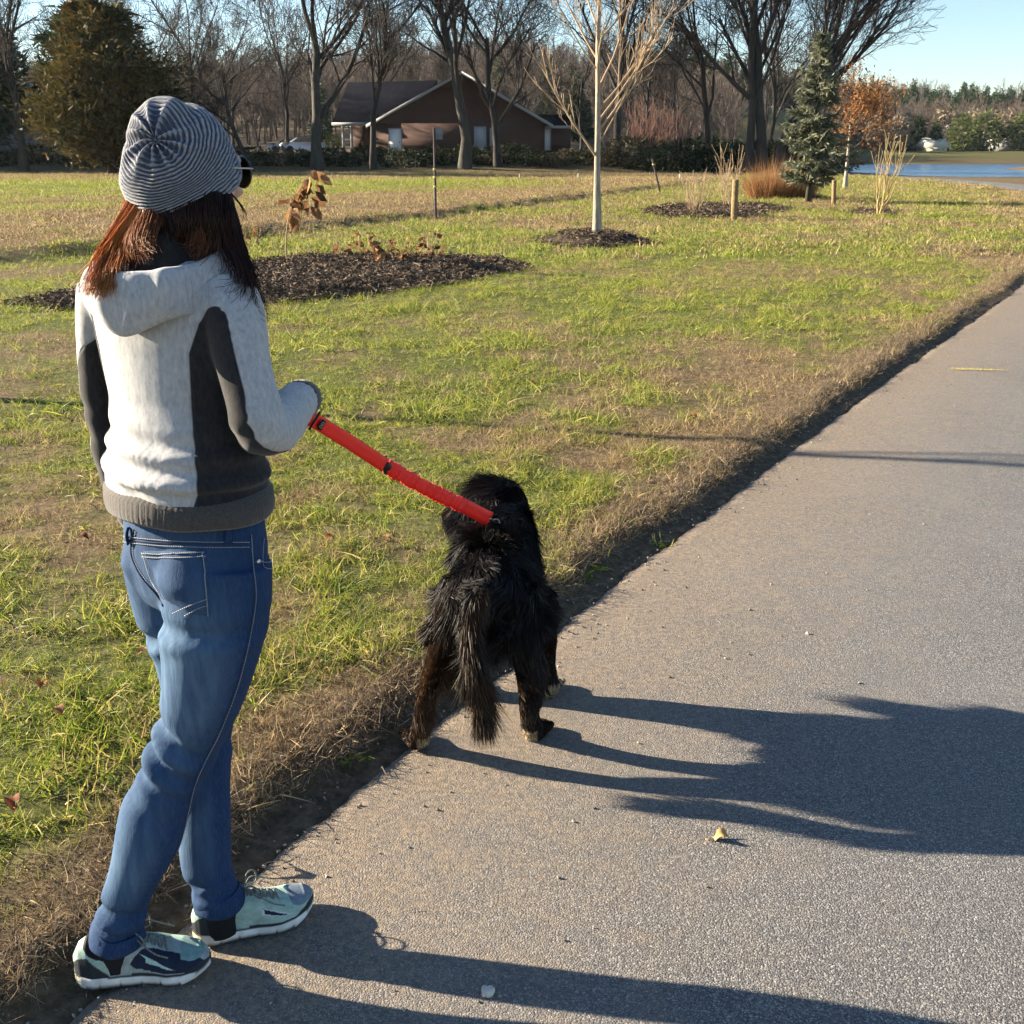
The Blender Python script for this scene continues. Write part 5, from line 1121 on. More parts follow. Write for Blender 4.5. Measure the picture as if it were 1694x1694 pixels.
# --- body: one skin with head, neck, hands and limbs under the clothes
HC = np.array((-.548, 1.842, 1.522)); hr, hf = hd(HEADAZ)
up_ = np.array((0, 0, 1.))
def H3(x, y, z): return HC+hr*x+hf*y+up_*z
bb = MB()
hring = [(.098, .012, .02, .015), (.092, .034, .038, .035), (.075, .052, .062, .058), (.05, .064, .080, .076), (.01, .069, .090, .082), (-.03, .068, .088, .082), (-.06, .064, .084, .07), (-.085, .052, .080, .045), (-.105, .034, .072, .02), (-.112, .012, .055, .0)]
loft(bb, [(H3(0, .004, z), hr, hf, a, f, b) for z, a, f, b in hring], 28)
tube(bb, [H3(0, .088, .012), H3(0, .103, -.012), H3(0, .112, -.030), H3(0, .100, -.038)], [.006, .010, .014, .010], 10)      # nose
for s in (-1, 1):
    tube(bb, [H3(s*.062, -.005, .018), H3(s*.066, -.014, .020), H3(s*.067, -.018, .004), H3(s*.067, -.008, -.024), H3(s*.062, -.002, -.03)], [.005, .008, .009, .008, .005], 8)   # ears
    tube(bb, [H3(s*.018, .088, .022), H3(s*.034, .088, .026), H3(s*.050, .078, .020)], [.008, .010, .007], 8)    # brow
tube(bb, [H3(-.022, .084, -.062), H3(0, .092, -.060), H3(.022, .084, -.062)], [.004, .008, .004], 8); tube(bb, [H3(-.018, .083, -.072), H3(0, .090, -.073), H3(.018, .083, -.072)], [.004, .008, .004], 8)
tube(bb, [np.array((SPX, 1.812, 1.36)), H3(0, -.02, -.10), H3(0, -.015, -.05)], [.055, .050, .052], 18)
loft(bb, [tring(z, a-.014, f-.014, b-.014, dy=.02*sst(1.05, 1.35, z), dx=-.004) for z, a, f, b in TR], 28)
loft(bb, [tring(z, a, f, b) for z, a, f, b in [(.97, .115, .08, .08), (.89, .125, .085, .088), (.85, .122, .08, .085), (.81, .112, .075, .08), (.78, .09, .06, .06)]], 24)
limb(bb, RLEG+[(196,1575,1.70,26), (196,1600,1.70,30)], 16, 3, .62); limb(bb, LLEG+[(364,1515,1.81,26), (366,1538,1.81,30)], 16, 3, .62)
for sp, ft, az in ((RLEG, (-.79, 1.694, .052), 81), (LLEG, (-.60, 1.817, .052), 67)):
    f = np.array((math.sin(math.radians(az)), math.cos(math.radians(az)), 0)); o_ = np.array(ft); tube(bb, [o_-f*.025, o_+f*.03+up_*.006, o_+f*.09-up_*.004, o_+f*.14-up_*.008, o_+f*.165-up_*.01], [.022, .026, .027, .022, .010], 12)
limb(bb, RARM[:-1], 16, 3, .72); limb(bb, LARM, 16, 3, .72)
def hand(mb, wrist, fwd_, palmn, side, grip):
    """wrist point, finger direction, palm normal (towards the palm side), thumb side vector; grip bends the fingers"""
    fwd_, palmn, side = nrm(fwd_), nrm(palmn), nrm(side)
    tube(mb, [wrist-fwd_*.05, wrist-fwd_*.01, wrist+fwd_*.02, wrist+fwd_*.055, wrist+fwd_*.082], [.024, .024, .031, .036, .034], 14, flat=.52) if False else None
    loft(mb, [(wrist+fwd_*s, side, palmn, w_, d_, d_) for s, w_, d_ in ((-.012, .020, .016), (0, .026, .018), (.03, .036, .016), (.065, .041, .014), (.085, .038, .011))], 18)
    for q, (s, l) in enumerate(((.030, .068), (.010, .076), (-.011, .071), (-.030, .056))):
        p = wrist+fwd_*.078+side*s; d = fwd_; pts = [p-fwd_*.02, p]
        for k, fr_ in enumerate((.42, .32, .26)):
            a = grip[k]; d = nrm(d*math.cos(a)+palmn*math.sin(a)-fwd_*0); perp = nrm(palmn-d*np.dot(palmn, d)); p = p+d*l*fr_; pts.append(p)
            palmn_ = perp
        tube(mb, pts, [.0095, .0095, .009, .008, .0065], 10)
    t0 = wrist+fwd_*.02+side*.030; tube(mb, [t0-side*.01, t0+side*.014+fwd_*.016+palmn*.010, t0+side*.016+fwd_*.040+palmn*.028, t0+side*.004+fwd_*.058+palmn*.040], [.013, .012, .0105, .008], 10)
wr = P(490, 664, 1.868); fdir = nrm(np.array((-.30, .92, -.18))); hand(bb, wr, fdir, np.array((.25, .1, -1.)), np.array((-.9, -.25, -.1)), (.9, 1.5, 1.9))
wl_ = P(228, 858, 2.03); hand(bb, wl_, nrm(P(252, 885, 2.07)-P(214, 838, 2.0)), np.array((.7, -.3, 0)), np.array((.35, .8, .1)), (.25, .4, .5))
BV, BQ = solid(bb, .0056, 2, .5)
t = NT('skin'); n = t.noise(t.obj(), 30, 4); t.col(t.ramp(n, [(.3, (.50, .30, .22)), (.7, (.62, .40, .31))])).set(Roughness=.5); t.p.inputs['Subsurface Weight'].default_value = .1; t.p.inputs['Subsurface Radius'].default_value = (.01, .004, .002); M_skin = t.m
body = wpart('body', BV, BQ, M_skin, person)
for s in (-1, 1):
    ey = MB(); ir = MB(); c = H3(s*.031, .082, .004); tube(ey, [c-hf*.010, c-hf*.006, c, c+hf*.006, c+hf*.009], [.004, .0095, .0115, .0085, .003], 14); tube(ir, [c+hf*.0085, c+hf*.0098], [.0055, .004], 12)
    eo = wmb('eye', ey, plain('eye_white', (.8, .78, .75), .2, .03), body); wmb('iris', ir, plain('brown_iris', (.08, .04, .02), .2), eo)
# --- beanie
E0 = H3(0, .002, -.010); n0 = nrm(np.cos(math.radians(29))*up_-np.sin(math.radians(29))*hf); crown = P(246, 216, 1.748); nc0 = nrm(crown-E0)
nr_, nc_ = 160, 200; S = np.linspace(0, 1, nr_); TT_ = np.linspace(0, 2*np.pi, nc_, endpoint=False); NR = 25
hat = np.empty((nr_, nc_, 3)); YN = np.empty((nr_, nc_))
for q in range(nr_):
    s_ = S[q]; al = math.radians(lerp(113, 0.4, s_)); nn_ = nrm(lerp(n0, nc0, sst(.05, .8, s_))); sx = nrm(hr-nn_*np.dot(hr, nn_)); wx = np.cross(nn_, sx)
    if np.dot(wx, hf) < 0: wx = -wx
    D_ = math.cos(al)*nn_+math.sin(al)*(np.outer(np.cos(TT_), sx)+np.outer(np.sin(TT_), wx))
    lx, ly, lz = D_@hr, D_@hf, D_[:, 2]
    rad = 1/np.sqrt((lx/.086)**2+(ly/np.where(ly > 0, .098, .102))**2+(lz/np.where(lz > 0, .128, .104))**2)
    phz = NR*s_+.30*vn(D_[:, 0]*5, D_[:, 1]*5, D_[:, 2]*5, s=37)+.12*vn(D_[:, 0]*14, D_[:, 1]*14, D_[:, 2]*14, s=38); cr_ = sst(.70, .86, s_); gp_ = .5+.5*np.cos(TT_*11+1.2*np.sin(TT_*2+1)+s_*2.5)
    rib = .0018*np.cos(2*np.pi*phz)*(1-.75*cr_); ga = .0075*(gp_**1.6-.4)*sst(.60, .86, s_)*sst(1.0, .95, s_)
    YN[q] = lerp(.5+.5*np.cos(2*np.pi*phz), .25+.25*np.cos(2*np.pi*phz)+.6*gp_**3-.15, cr_)  # lighter on rib and gather ridges, darker in the grooves
    sl = np.clip(D_@nrm(np.array((-.25, -.35, .9))), 0, 1); slump = .008*np.exp(-((sl-1)/.09)**2)-.005*np.exp(-((sl-.86)/.05)**2)*sst(.3, .6, s_)
    wr_ = .003*vn(D_[:, 0]*3, D_[:, 1]*3, D_[:, 2]*3, s=31)
    tuck = -.004*sst(.07, 0, s_)
    hat[q] = E0+D_*(rad+rib+ga+slump+wr_+tuck)[:, None]
inner = hat[:6][::-1]*1.0; ci = inner.mean(1, keepdims=True); inner = ci+(inner-ci)*.955
full = np.concatenate([inner, hat]); m = len(full); i = np.arange(m-1)[:, None]*nc_; j = np.arange(nc_)[None, :]; k = (j+1) % nc_
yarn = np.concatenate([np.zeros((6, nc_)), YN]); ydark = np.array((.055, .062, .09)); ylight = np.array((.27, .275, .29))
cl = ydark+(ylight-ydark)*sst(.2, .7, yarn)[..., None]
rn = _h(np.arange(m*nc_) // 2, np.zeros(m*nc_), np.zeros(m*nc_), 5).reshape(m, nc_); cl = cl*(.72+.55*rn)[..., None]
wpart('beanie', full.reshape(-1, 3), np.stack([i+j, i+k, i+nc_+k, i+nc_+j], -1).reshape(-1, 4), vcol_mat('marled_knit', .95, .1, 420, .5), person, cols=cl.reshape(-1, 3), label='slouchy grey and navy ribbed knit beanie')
HATV, HATQ = full.reshape(-1, 3), np.stack([i+j, i+k, i+nc_+k, i+nc_+j], -1).reshape(-1, 4)
# --- sunglasses
M_frame = plain('black_acetate', (.015, .013, .012), .2, spec=.6); t = NT('dark_lens'); t.col((.02, .018, .018)).set(Roughness=.05); M_lens = t.m; M_arm = plain('thin_gold_metal', (.6, .5, .38), .3, metal=1.0)
sg = MB(); lens = MB()
for s in (-1, 1):
    a = np.linspace(0, 2*np.pi, 25); ring = np.array([H3(s*(.034+.029*math.cos(q)), .106-.012*abs(math.cos(q)*.029+.034)/.06, .004+.025*math.sin(q)) for q in a]); tube(sg, ring, .0022, 6, cap=False)
    v = np.vstack([ring[:-1].mean(0)+hf*.003, ring[:-1]]); lens.add(v, None, [(0, q+1, (q+1) % 24+1) for q in range(24)])
tube(sg, spline([H3(-.006, .104, .010), H3(0, .109, .014), H3(.006, .104, .010)], 7), .0018, 6)
sgo = wmb('sunglasses', sg, M_frame, person, label='dark round sunglasses'); wmb('lens', lens, M_lens, sgo)
for s in (-1, 1): ar = MB(); tube(ar, spline([H3(s*.063, .098, .010), H3(s*.074, .065, .011), H3(s*.074, .03, .012), H3(s*.072, .0, .010)], 12), .0016, 6); wmb('temple_arm', ar, M_arm, sgo)
# --- hair
rg = np.random.default_rng(4); hairmb = MB(); hcol = []
BT = bvh([(HV, HQ), (HDV, HDQ)])
def lock(guide, n, spread, r0=.0008, off=.020, onsurf=True, tip=.6, wave=.004, c0=(.05, .02, .010), c1=(.16, .06, .022), segs=12, jl=.45):
    """strands around a guide of (px, py, Y); they lie on what they cross"""
    g = spline(np.array(guide, float), segs); base = []
    for x, y, Yd in g:
        p = P(x, y, Yd)
        if onsurf:
            h = cast(BT, x, y, off)
            if h is not None and abs(h[0][1]-Yd) < .12: p = P(x, y, min(Yd, h[0][1]))
        base.append(p)
    base = spline(np.array(base)[::2] if segs > 9 else np.array(base), segs)
    d, N, B = frames(base); tt = np.linspace(0, 1, segs)
    for k in range(n):
        a = rg.uniform(0, 6.28); rr_ = spread*math.sqrt(rg.uniform()); env = lerp(1.0, tip, tt)
        ww = wave*np.sin(tt*rg.uniform(4, 9)+rg.uniform(0, 6))*tt+wave*rg.normal()*tt**2*2
        c = base+N*((rr_*math.cos(a)*env+ww)[:, None])+B*((rr_*math.sin(a)*env*.55+ww*.5)[:, None])
        m_ = max(5, int(segs*rg.uniform(1-jl, 1))); tube(hairmb, c[:m_], r0*np.linspace(1.15, .45, m_), 3, cap=False)
        hcol.append(np.tile(lerp(np.array(c0), np.array(c1), rg.uniform())*rg.uniform(.7, 1.3), (m_*3, 1)))
warm0, warm1 = (.24, .085, .028), (.78, .33, .10)  # sunlight on the left locks is put into this brighter orange
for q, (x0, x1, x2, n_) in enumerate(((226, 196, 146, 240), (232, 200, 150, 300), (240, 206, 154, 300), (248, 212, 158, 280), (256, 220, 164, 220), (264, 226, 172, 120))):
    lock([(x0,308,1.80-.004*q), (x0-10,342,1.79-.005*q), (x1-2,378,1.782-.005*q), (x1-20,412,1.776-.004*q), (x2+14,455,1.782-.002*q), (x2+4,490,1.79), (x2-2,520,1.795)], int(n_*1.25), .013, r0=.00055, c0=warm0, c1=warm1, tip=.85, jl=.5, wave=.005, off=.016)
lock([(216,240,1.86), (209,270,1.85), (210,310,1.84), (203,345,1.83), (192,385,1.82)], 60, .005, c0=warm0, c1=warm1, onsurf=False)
for x in (262, 285, 308, 330, 350, 366): lock([(x-6,325,1.79), (x-4,350,1.765), (x-2,375,1.76), (x-3,400,1.765), (x-5,430,1.775)], 240, .020, tip=1.0, onsurf=False, wave=.006, c0=(.025, .010, .006), c1=(.07, .028, .014))
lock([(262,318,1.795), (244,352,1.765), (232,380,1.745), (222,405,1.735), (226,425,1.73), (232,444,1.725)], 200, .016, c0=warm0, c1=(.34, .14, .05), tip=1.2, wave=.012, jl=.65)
lock([(276,322,1.79), (260,358,1.765), (248,388,1.742), (243,410,1.73), (247,430,1.722), (252,446,1.718)], 170, .014, c0=(.1, .04, .015), c1=(.26, .10, .04), tip=1.2, wave=.012, jl=.65)
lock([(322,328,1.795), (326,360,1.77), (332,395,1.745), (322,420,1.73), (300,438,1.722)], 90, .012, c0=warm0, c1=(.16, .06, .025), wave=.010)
lock([(346,332,1.795), (350,365,1.77), (355,395,1.745), (345,420,1.735), (330,438,1.728)], 80, .010, c0=(.04, .016, .010), c1=(.12, .05, .025), wave=.010)
lock([(368,325,1.80), (380,362,1.785), (390,400,1.77), (402,440,1.745), (416,470,1.725), (428,505,1.71)], 420, .017, tip=.55, c0=(.022, .010, .007), c1=(.07, .028, .016))
lock([(368,345,1.79), (378,390,1.765), (392,425,1.745), (408,455,1.72), (424,486,1.705)], 260, .015, tip=.7, c0=(.022, .010, .007), c1=(.08, .03, .016))
for g in ([(385,415,1.745), (398,445,1.72), (396,470,1.705), (372,488,1.705), (350,500,1.71)], [(388,420,1.745), (405,455,1.715), (402,485,1.70), (392,520,1.695)], [(392,425,1.74), (412,465,1.712), (412,500,1.70), (408,528,1.695)], [(360,405,1.745), (380,440,1.72), (378,462,1.71), (355,470,1.715)], [(395,430,1.74), (420,480,1.71), (430,520,1.71), (437,545,1.72)]):
    lock(g, 16, .008, r0=.0007, off=.005, tip=1.3, wave=.007, c0=(.02, .01, .008), c1=(.07, .03, .02))
lock([(380,318,1.84), (398,340,1.835), (407,365,1.83), (402,392,1.82)], 7, .003, r0=.0008, onsurf=False, c0=(.03, .012, .008), c1=(.08, .03, .02), wave=.002)
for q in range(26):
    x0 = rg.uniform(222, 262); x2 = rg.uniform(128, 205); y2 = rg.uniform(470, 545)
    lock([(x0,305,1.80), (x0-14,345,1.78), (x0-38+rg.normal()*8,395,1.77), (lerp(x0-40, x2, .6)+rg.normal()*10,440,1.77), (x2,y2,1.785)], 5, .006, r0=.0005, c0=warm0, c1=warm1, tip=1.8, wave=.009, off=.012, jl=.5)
HCc = np.concatenate(hcol); t = NT('auburn_hair'); t.col(t.attr('Col').outputs['Color']).set(Roughness=.42); t.p.inputs['Specular IOR Level'].default_value = .35; t.translucent(t.attr('Col').outputs['Color'], .3)
V = np.concatenate(hairmb.v); Q = np.concatenate(hairmb.q)
# scalp under the beanie so that no skin shows between the locks
sc_ = MB(); loft(sc_, [(H3(0, -.012, z), hr, hf, a, f, b) for z, a, f, b in [(.01, .068, .04, .078), (-.01, .070, .035, .080), (-.04, .070, .03, .080), (-.07, .066, .02, .078), (-.10, .058, .015, .072), (-.13, .045, .01, .06)]], 28)
hair = wpart('hair', V, Q, t.m, person, cols=HCc, label='long auburn hair falling over both shoulders'); wmb('under_hair', sc_, plain('dark_under_hair', (.018, .008, .005), .7, .4, 90), hair)
# ------------------------------------------------------------------ the dog
SQ = lambda y: 2.5+(y-2.5)*.82
DB = np.array((-.08, 2.72, 0.0))
dog = thing('dog', 'shaggy black dog with brown-tinged legs standing at the path edge on a red leash', 'dog', tuple(DB))
XA, ZA = np.array((1., 0, 0)), np.array((0, 0, 1.))
db = MB()
sp = [(2.455, -.082, .44, .05, .05, .06), (2.49, -.080, .435, .10, .09, .10), (2.55, -.076, .43, .122, .115, .13), (2.65, -.066, .425, .128, .125, .135), (2.76, -.055, .420, .130, .130, .135), (2.88, -.044, .425, .130, .135, .140), (2.97, -.038, .435, .118, .130, .140), (3.04, -.036, .46, .095, .115, .12), (3.08, -.038, .475, .06, .08, .08)]
loft(db, [(np.array((x, SQ(y), z+.012*sst(2.6, 3.0, y))), XA, ZA, a*.88, u, d) for y, x, z, a, u, d in sp], 26)
tube(db, [(-.040, 2.89, .485), (-.044, 2.96, .525), (-.050, 3.01, .55)], [.115, .098, .088], 18)                                   # neck
hd_ = np.array((-.052, 2.985, .555)); hfw = nrm(np.array((-.85, .6, -.32)))
HX = nrm(np.cross(hfw, ZA)); HZ = np.cross(HX, hfw)
loft(db, [(hd_+hfw*s, HX, HZ, a, u, d) for s, a, u, d in ((-.09, .05, .05, .05), (-.06, .078, .075, .07), (0, .090, .086, .08), (.05, .082, .075, .075), (.085, .055, .045, .055), (.13, .043, .034, .045), (.17, .040, .028, .038), (.195, .025, .016, .02))], 20)
for s in (-1, 1):                                                                                                                    # ears hang at the sides
    e = hd_+HX*s*.075+ZA*.045; tube(db, [e, e+HX*s*.022-ZA*.02, e+HX*s*.034-ZA*.06, e+HX*s*.026-ZA*.10], [.026, .034, .032, .014], 10, flat=.5)
LEGS = [[(776,965,2.58,46), (750,1040,2.565,38), (728,1095,2.53,26), (708,1148,2.50,18), (700,1185,2.515,16), (694,1215,2.545,16), (690,1229,2.56,17)],
        [(846,975,2.62,44), (862,1045,2.605,35), (874,1100,2.575,25), (876,1150,2.555,19), (876,1182,2.565,16), (880,1205,2.59,16), (884,1216,2.605,17)],
        [(880,985,2.86,38), (895,1045,2.86,27), (900,1090,2.86,20), (903,1120,2.85,17), (905,1140,2.85,17), (906,1148,2.855,17)],
        [(770,985,2.88,36), (768,1045,2.88,26), (768,1090,2.875,19), (768,1120,2.87,17), (768,1138,2.87,17)]]
AX = [limb(db, l, 16, 4) for l in LEGS]
for (px, py, Yd), s in (((684,1236,2.575), -.03), ((892,1222,2.62), .035), ((912,1154,2.875), .03), ((766,1146,2.895), 0)):          # paws with toes
    c = P(px, py, Yd); c[2] = .022; f = nrm(np.array((s*4, .35, 0))); f = nrm(np.array((s*12, 1, 0))); q = np.array((f[1], -f[0], 0))
    tube(db, [c-f*.045, c-f*.01, c+f*.02, c+f*.035], [.022, .028, .026, .014], 12, flat=.85)
    for k in (-1.5, -.5, .5, 1.5): a = c+q*k*.0135+f*.012; tube(db, [a, a+f*.022+ZA*.002, a+f*.036-ZA*.006], [.013, .013, .007], 8)
DV, DQ = solid(db, .0065, 6, .5); DN = vnormals(DV, DQ)
tail_c = np.array([P(806,960,2.54), P(798,968,2.47), P(786,990,2.435), P(779,1035,2.41), P(782,1085,2.385), P(790,1135,2.385), P(798,1180,2.39)]); tmb = MB(); tl = spline(tail_c, 22); tr_ = np.interp(np.linspace(0, 1, 22), [0, .15, .6, 1], [.010, .015, .013, .005]); tube(tmb, tl, tr_, 12)
def furcol(p, rg_, n):
    """mostly black; brown legs and tail, sun glints put into left haunch and head, cream feet"""
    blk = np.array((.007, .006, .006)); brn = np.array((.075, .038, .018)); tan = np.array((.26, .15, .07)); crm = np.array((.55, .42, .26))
    b = np.clip(.04+.16*sst(2.9, 3.0, p[:, 1])+.26*sst(.45, .12, p[:, 2])+.5*np.exp(-((p[:, 0]+.23)/.10)**2)*sst(.50, .30, p[:, 2])+.25*fbm(p[:, 0]*9, p[:, 1]*9, p[:, 2]*9, s=5, o=2), 0, 1)*rg_.uniform(.1, 1.25, n)  # sun glints on left leg and head painted in, with bleached fur
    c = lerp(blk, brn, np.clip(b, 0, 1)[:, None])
    inner = np.exp(-((p[:, 0]+.10)/.09)**2)*sst(.30, .20, p[:, 2])*sst(.02, .08, p[:, 2]); s = rg_.uniform(0, 1, n) < inner*.55; c[s] = lerp(c[s], tan, .8)
    inn = ((p[:, 0] > -.262) & (p[:, 0] < -.15)) | ((p[:, 0] < .07) & (p[:, 0] > -.02)) | (p[:, 1] > 2.82)
    ft = (p[:, 2] < .055) & inn & (rg_.uniform(0, 1, n) < .8); c[ft] = crm*rg_.uniform(.6, 1.1, ft.sum())[:, None]
    return c
rg = np.random.default_rng(6)
t = NT('dog_coat'); t.col(t.attr('Col').outputs['Color']).set(Roughness=.55); t.p.inputs['Specular IOR Level'].default_value = .22; M_coat = t.m
t = NT('dog_undercoat'); t.col(t.attr('Col').outputs['Color']).set(Roughness=1.0); t.p.inputs['Specular IOR Level'].default_value = 0; M_under = t.m
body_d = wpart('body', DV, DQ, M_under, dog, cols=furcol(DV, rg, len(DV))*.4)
# coat: hair roots spread evenly over the skin
def coat(V, Q, n, rg_):
    a = V[Q[:, 0]]; e1 = V[Q[:, 1]]-a; e2 = V[Q[:, 3]]-a; ar = np.linalg.norm(np.cross(e1, e2), axis=1); k = rg_.choice(len(Q), n, p=ar/ar.sum()); u, v = rg_.uniform(0, 1, (2, n))
    nn = nrm_rows(np.cross(V[Q[:, 2]]-a, V[Q[:, 3]]-V[Q[:, 1]]))
    return a[k]+e1[k]*u[:, None]+e2[k]*v[:, None], nn[k]
p, nn = coat(DV, DQ, 130000, rg); n = len(p)
low = sst(.24, .10, p[:, 2]); head = sst(2.97, 3.02, p[:, 1]); wav = np.stack([vn(p[:, 0]*16, p[:, 1]*16, p[:, 2]*16, s=k) for k in (1, 2, 3)], 1)
flow = np.tile(np.array((0, -.75, -.55)), (n, 1)); flow = np.where((p[:, 2] < .36)[:, None], np.array((0, -.45, -1.0)), flow); flow[head > .5] = (0, -.5, -.6)
flow = flow-nn*np.sum(flow*nn, 1, keepdims=True)
d = nrm_rows(nn*.17+nrm_rows(flow)*1.0+wav*.55+rg.normal(size=(n, 3))*.09)
ln = (.040-.028*sst(.38, .20, p[:, 2])-.006*head)*rg.uniform(.55, 1.25, n)*(1+.35*vn(p[:, 0]*11, p[:, 1]*11, p[:, 2]*11, s=8)); ln = np.where(p[:, 2] < .05, ln*.55, ln)
haun = np.exp(-((p[:, 1]-2.50)/.07)**2)*sst(.15, .28, p[:, 2])*sst(.5, .36, p[:, 2]); ln = ln*(1+.25*haun*sst(.22, .32, p[:, 2]))
fm = MB(); ribbons(fm, p, d, ln, rg.uniform(.0015, .0030, n), 2, .45, rg, .12, bend=wav*1.1)
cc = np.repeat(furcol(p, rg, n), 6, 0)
V = np.concatenate(fm.v); V[:, 2] = np.maximum(V[:, 2], .016)
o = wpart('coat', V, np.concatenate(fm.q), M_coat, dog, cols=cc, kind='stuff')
# tail with long feathering
tail = wmb('tail', tmb, plain('tail_skin', (.008, .006, .005), .95), dog)
n = 9000; tt = rg.uniform(.0, 1, n)**.85; ix = tt*21; i0 = np.clip(ix.astype(int), 0, 20); c = tl[i0]+(tl[i0+1]-tl[i0])*(ix-i0)[:, None]; a = rg.uniform(0, 6.28, n); dr = np.stack([np.cos(a), np.sin(a), 0*a], 1); rad = np.interp(tt, np.linspace(0, 1, 22), tr_)
root = c+dr*(rad*1.3)[:, None]; tang = nrm_rows(tl[i0+1]-tl[i0]); wv = np.stack([vn(root[:, 0]*25+tt*3, root[:, 1]*25, root[:, 2]*12, s=k) for k in (4, 5, 6)], 1)
d = nrm_rows(dr*(.16+.22*np.sin(tt*2.2))[:, None]+tang*1.0+wv*.4+np.array((0, 0, -.35))+rg.normal(size=(n, 3))*.07); ln = np.interp(tt, [0, .35, .6, .85, 1], [.025, .035, .075, .10, .06])*rg.uniform(.5, 1.2, n)
fm = MB(); ribbons(fm, root, d, ln, rg.uniform(.002, .0038, n), 4, .35, rg, .10, bend=wv*.25)
bl = np.clip(.06+.9*sst(-.10, -.16, root[:, 0])*sst(.45, .25, root[:, 2])*rg.uniform(.2, 1.2, n)+.3*wv[:, 0], 0, 1)[:, None]; cc = np.repeat(lerp(np.array((.008, .007, .006)), np.array((.15, .078, .035)), bl), 10, 0)
wpart('feathering', np.concatenate(fm.v), np.concatenate(fm.q), M_coat, tail, cols=cc, kind='stuff')
# nose and eyes, collar with ring
nm = MB(); nt = hd_+hfw*.19; tube(nm, [nt-hfw*.01, nt, nt+hfw*.012], [.012, .017, .010], 12); wmb('nose', nm, plain('black_nose', (.01, .01, .01), .25), dog)
for s in (-1, 1): em = MB(); e = hd_+hfw*.085+HX*s*.038+ZA*.030; tube(em, [e-hfw*.006, e, e+hfw*.006], [.006, .009, .005], 10); wmb('eye', em, plain('dark_eye', (.03, .015, .008), .1), dog)
cm = MB(); cn = nrm(np.array((-.05, 1, .35))); cx = XA; cz = nrm(np.cross(cx, cn)); a = np.linspace(0, 2*np.pi, 33); cc0 = np.array((-.044, 2.95, .52)); ring = np.array([cc0+cx*math.cos(q)*.096+cz*math.sin(q)*.096 for q in a]); 
w = cn*.012; cm.add(np.concatenate([ring-w, ring+w]), [(k, k+1, 33+k+1, 33+k) for k in range(32)]); wmb('collar', cm, plain('black_webbing', (.02, .02, .022), .7), dog)
# ------------------------------------------------------------------ the leash
LB = P(505, 688, 1.925); EN = P(812, 860, 2.785)
leash = thing('leash', 'bright red leash with black fittings stretched from the woman\'s hand to the dog', 'leash', tuple(LB))
t = NT('fluorescent_red_webbing'); n = t.noise(t.obj(), 300, 2); t.col(t.ramp(n, [(.3, (.85, .012, .008)), (.7, (1.0, .026, .014))])).set(Roughness=.55); t.bump(n, .2, .001); M_red = t.m; M_blk = plain('black_fitting', (.012, .012, .013), .5)
M1 = P(637, 770, 2.33); 
def strap(a, b, w0, w1, n, crink=0.0, th=.004, bow=0.0, seed=0):
    a, b = np.array(a), np.array(b); s = np.linspace(0, 1, n); c = a+(b-a)*s[:, None]; d = nrm(b-a); view = nrm((a+b)/2-np.array((0, 0, CAMH))); w = nrm(np.cross(d, view)); nrm_ = np.cross(w, d)
    c = c+np.outer(bow*np.sin(np.pi*s), ZA); wd = np.interp(s, [0, .5, 1], [w0, (w0+w1)/2, w1])
    if crink: r_ = np.random.default_rng(seed); wd = wd*(1+.10*crink*np.sin(s*n*1.9)+.06*crink*r_.normal(size=n)); ofs = crink*.0035*np.sin(s*n*1.35)+.002*crink*r_.normal(size=n)
    else: ofs = .003*np.sin(s*5)
    L = []
    for q in range(n):
        for sx, sy in ((-1, -1), (-.33, -1.15 if crink else -1), (.33, -1.15 if crink else -1), (1, -1), (1, 1), (-1, 1)): L.append(c[q]+w*wd[q]/2*sx+nrm_*(th/2*sy*(1.3 if crink else 1)+ofs[q]))
    i = np.arange(n-1)[:, None]*6; j = np.arange(6)[None, :]; k = (j+1) % 6; q = np.stack([i+j, i+k, i+6+k, i+6+j], -1).reshape(-1, 4)
    return MB().add(np.array(L), list(q)+[], [(0, 2, 1), (0, 3, 2), (0, 4, 3), (0, 5, 4)]+[((n-1)*6, (n-1)*6+x, (n-1)*6+x+1) for x in range(1, 5)])
dl = nrm(M1-LB); wmb('handle', strap(LB-dl*.085, M1-dl*.008, .028, .033, 24, 0, .004, .003), M_red, leash, smooth=False)
d2 = nrm(EN-M1); E1 = M1+(EN-M1)*.70; wmb('bungee', strap(M1+d2*.012, E1, .034, .035, 70, 1.0, .005, -.004), M_red, leash, smooth=False); wmb('end_tab', strap(E1-d2*.004, EN-d2*.015, .038, .042, 12, 0, .005), M_red, leash, smooth=False)
# black tie between the two, the slider, the tag, the clip
b = MB(); tube(b, [M1-dl*.012, M1, M1+d2*.014], [.010, .013, .010], 10); tube(b, [M1-ZA*.02, M1+ZA*.022], .005, 6); wmb('connector', b, M_blk, leash)
vw = nrm(LB-np.array((0, 0, CAMH))); wv_ = nrm(np.cross(dl, vw))
for s in (.022, .046):
    b = MB(); c = LB+dl*s+ZA*.002-vw*.006; tube(b, [c-wv_*.020, c+wv_*.020], .0022, 6); wmb('slider', b, M_blk, leash)
c = LB+dl*.082-vw*.008+ZA*.002; b = MB(); L_ = []
for sx, sy in ((-1, -1), (1, -1), (1, 1), (-1, 1)): L_.append(c+dl*.011*sx+wv_*.011*sy)
b.add(L_+[x-vw*.002 for x in L_], [(0, 1, 2, 3), (4, 5, 6, 7), (0, 1, 5, 4), (1, 2, 6, 5), (2, 3, 7, 6), (3, 0, 4, 7)]); tg = wmb('tag', b, M_blk, leash, smooth=False)
b = MB(); 
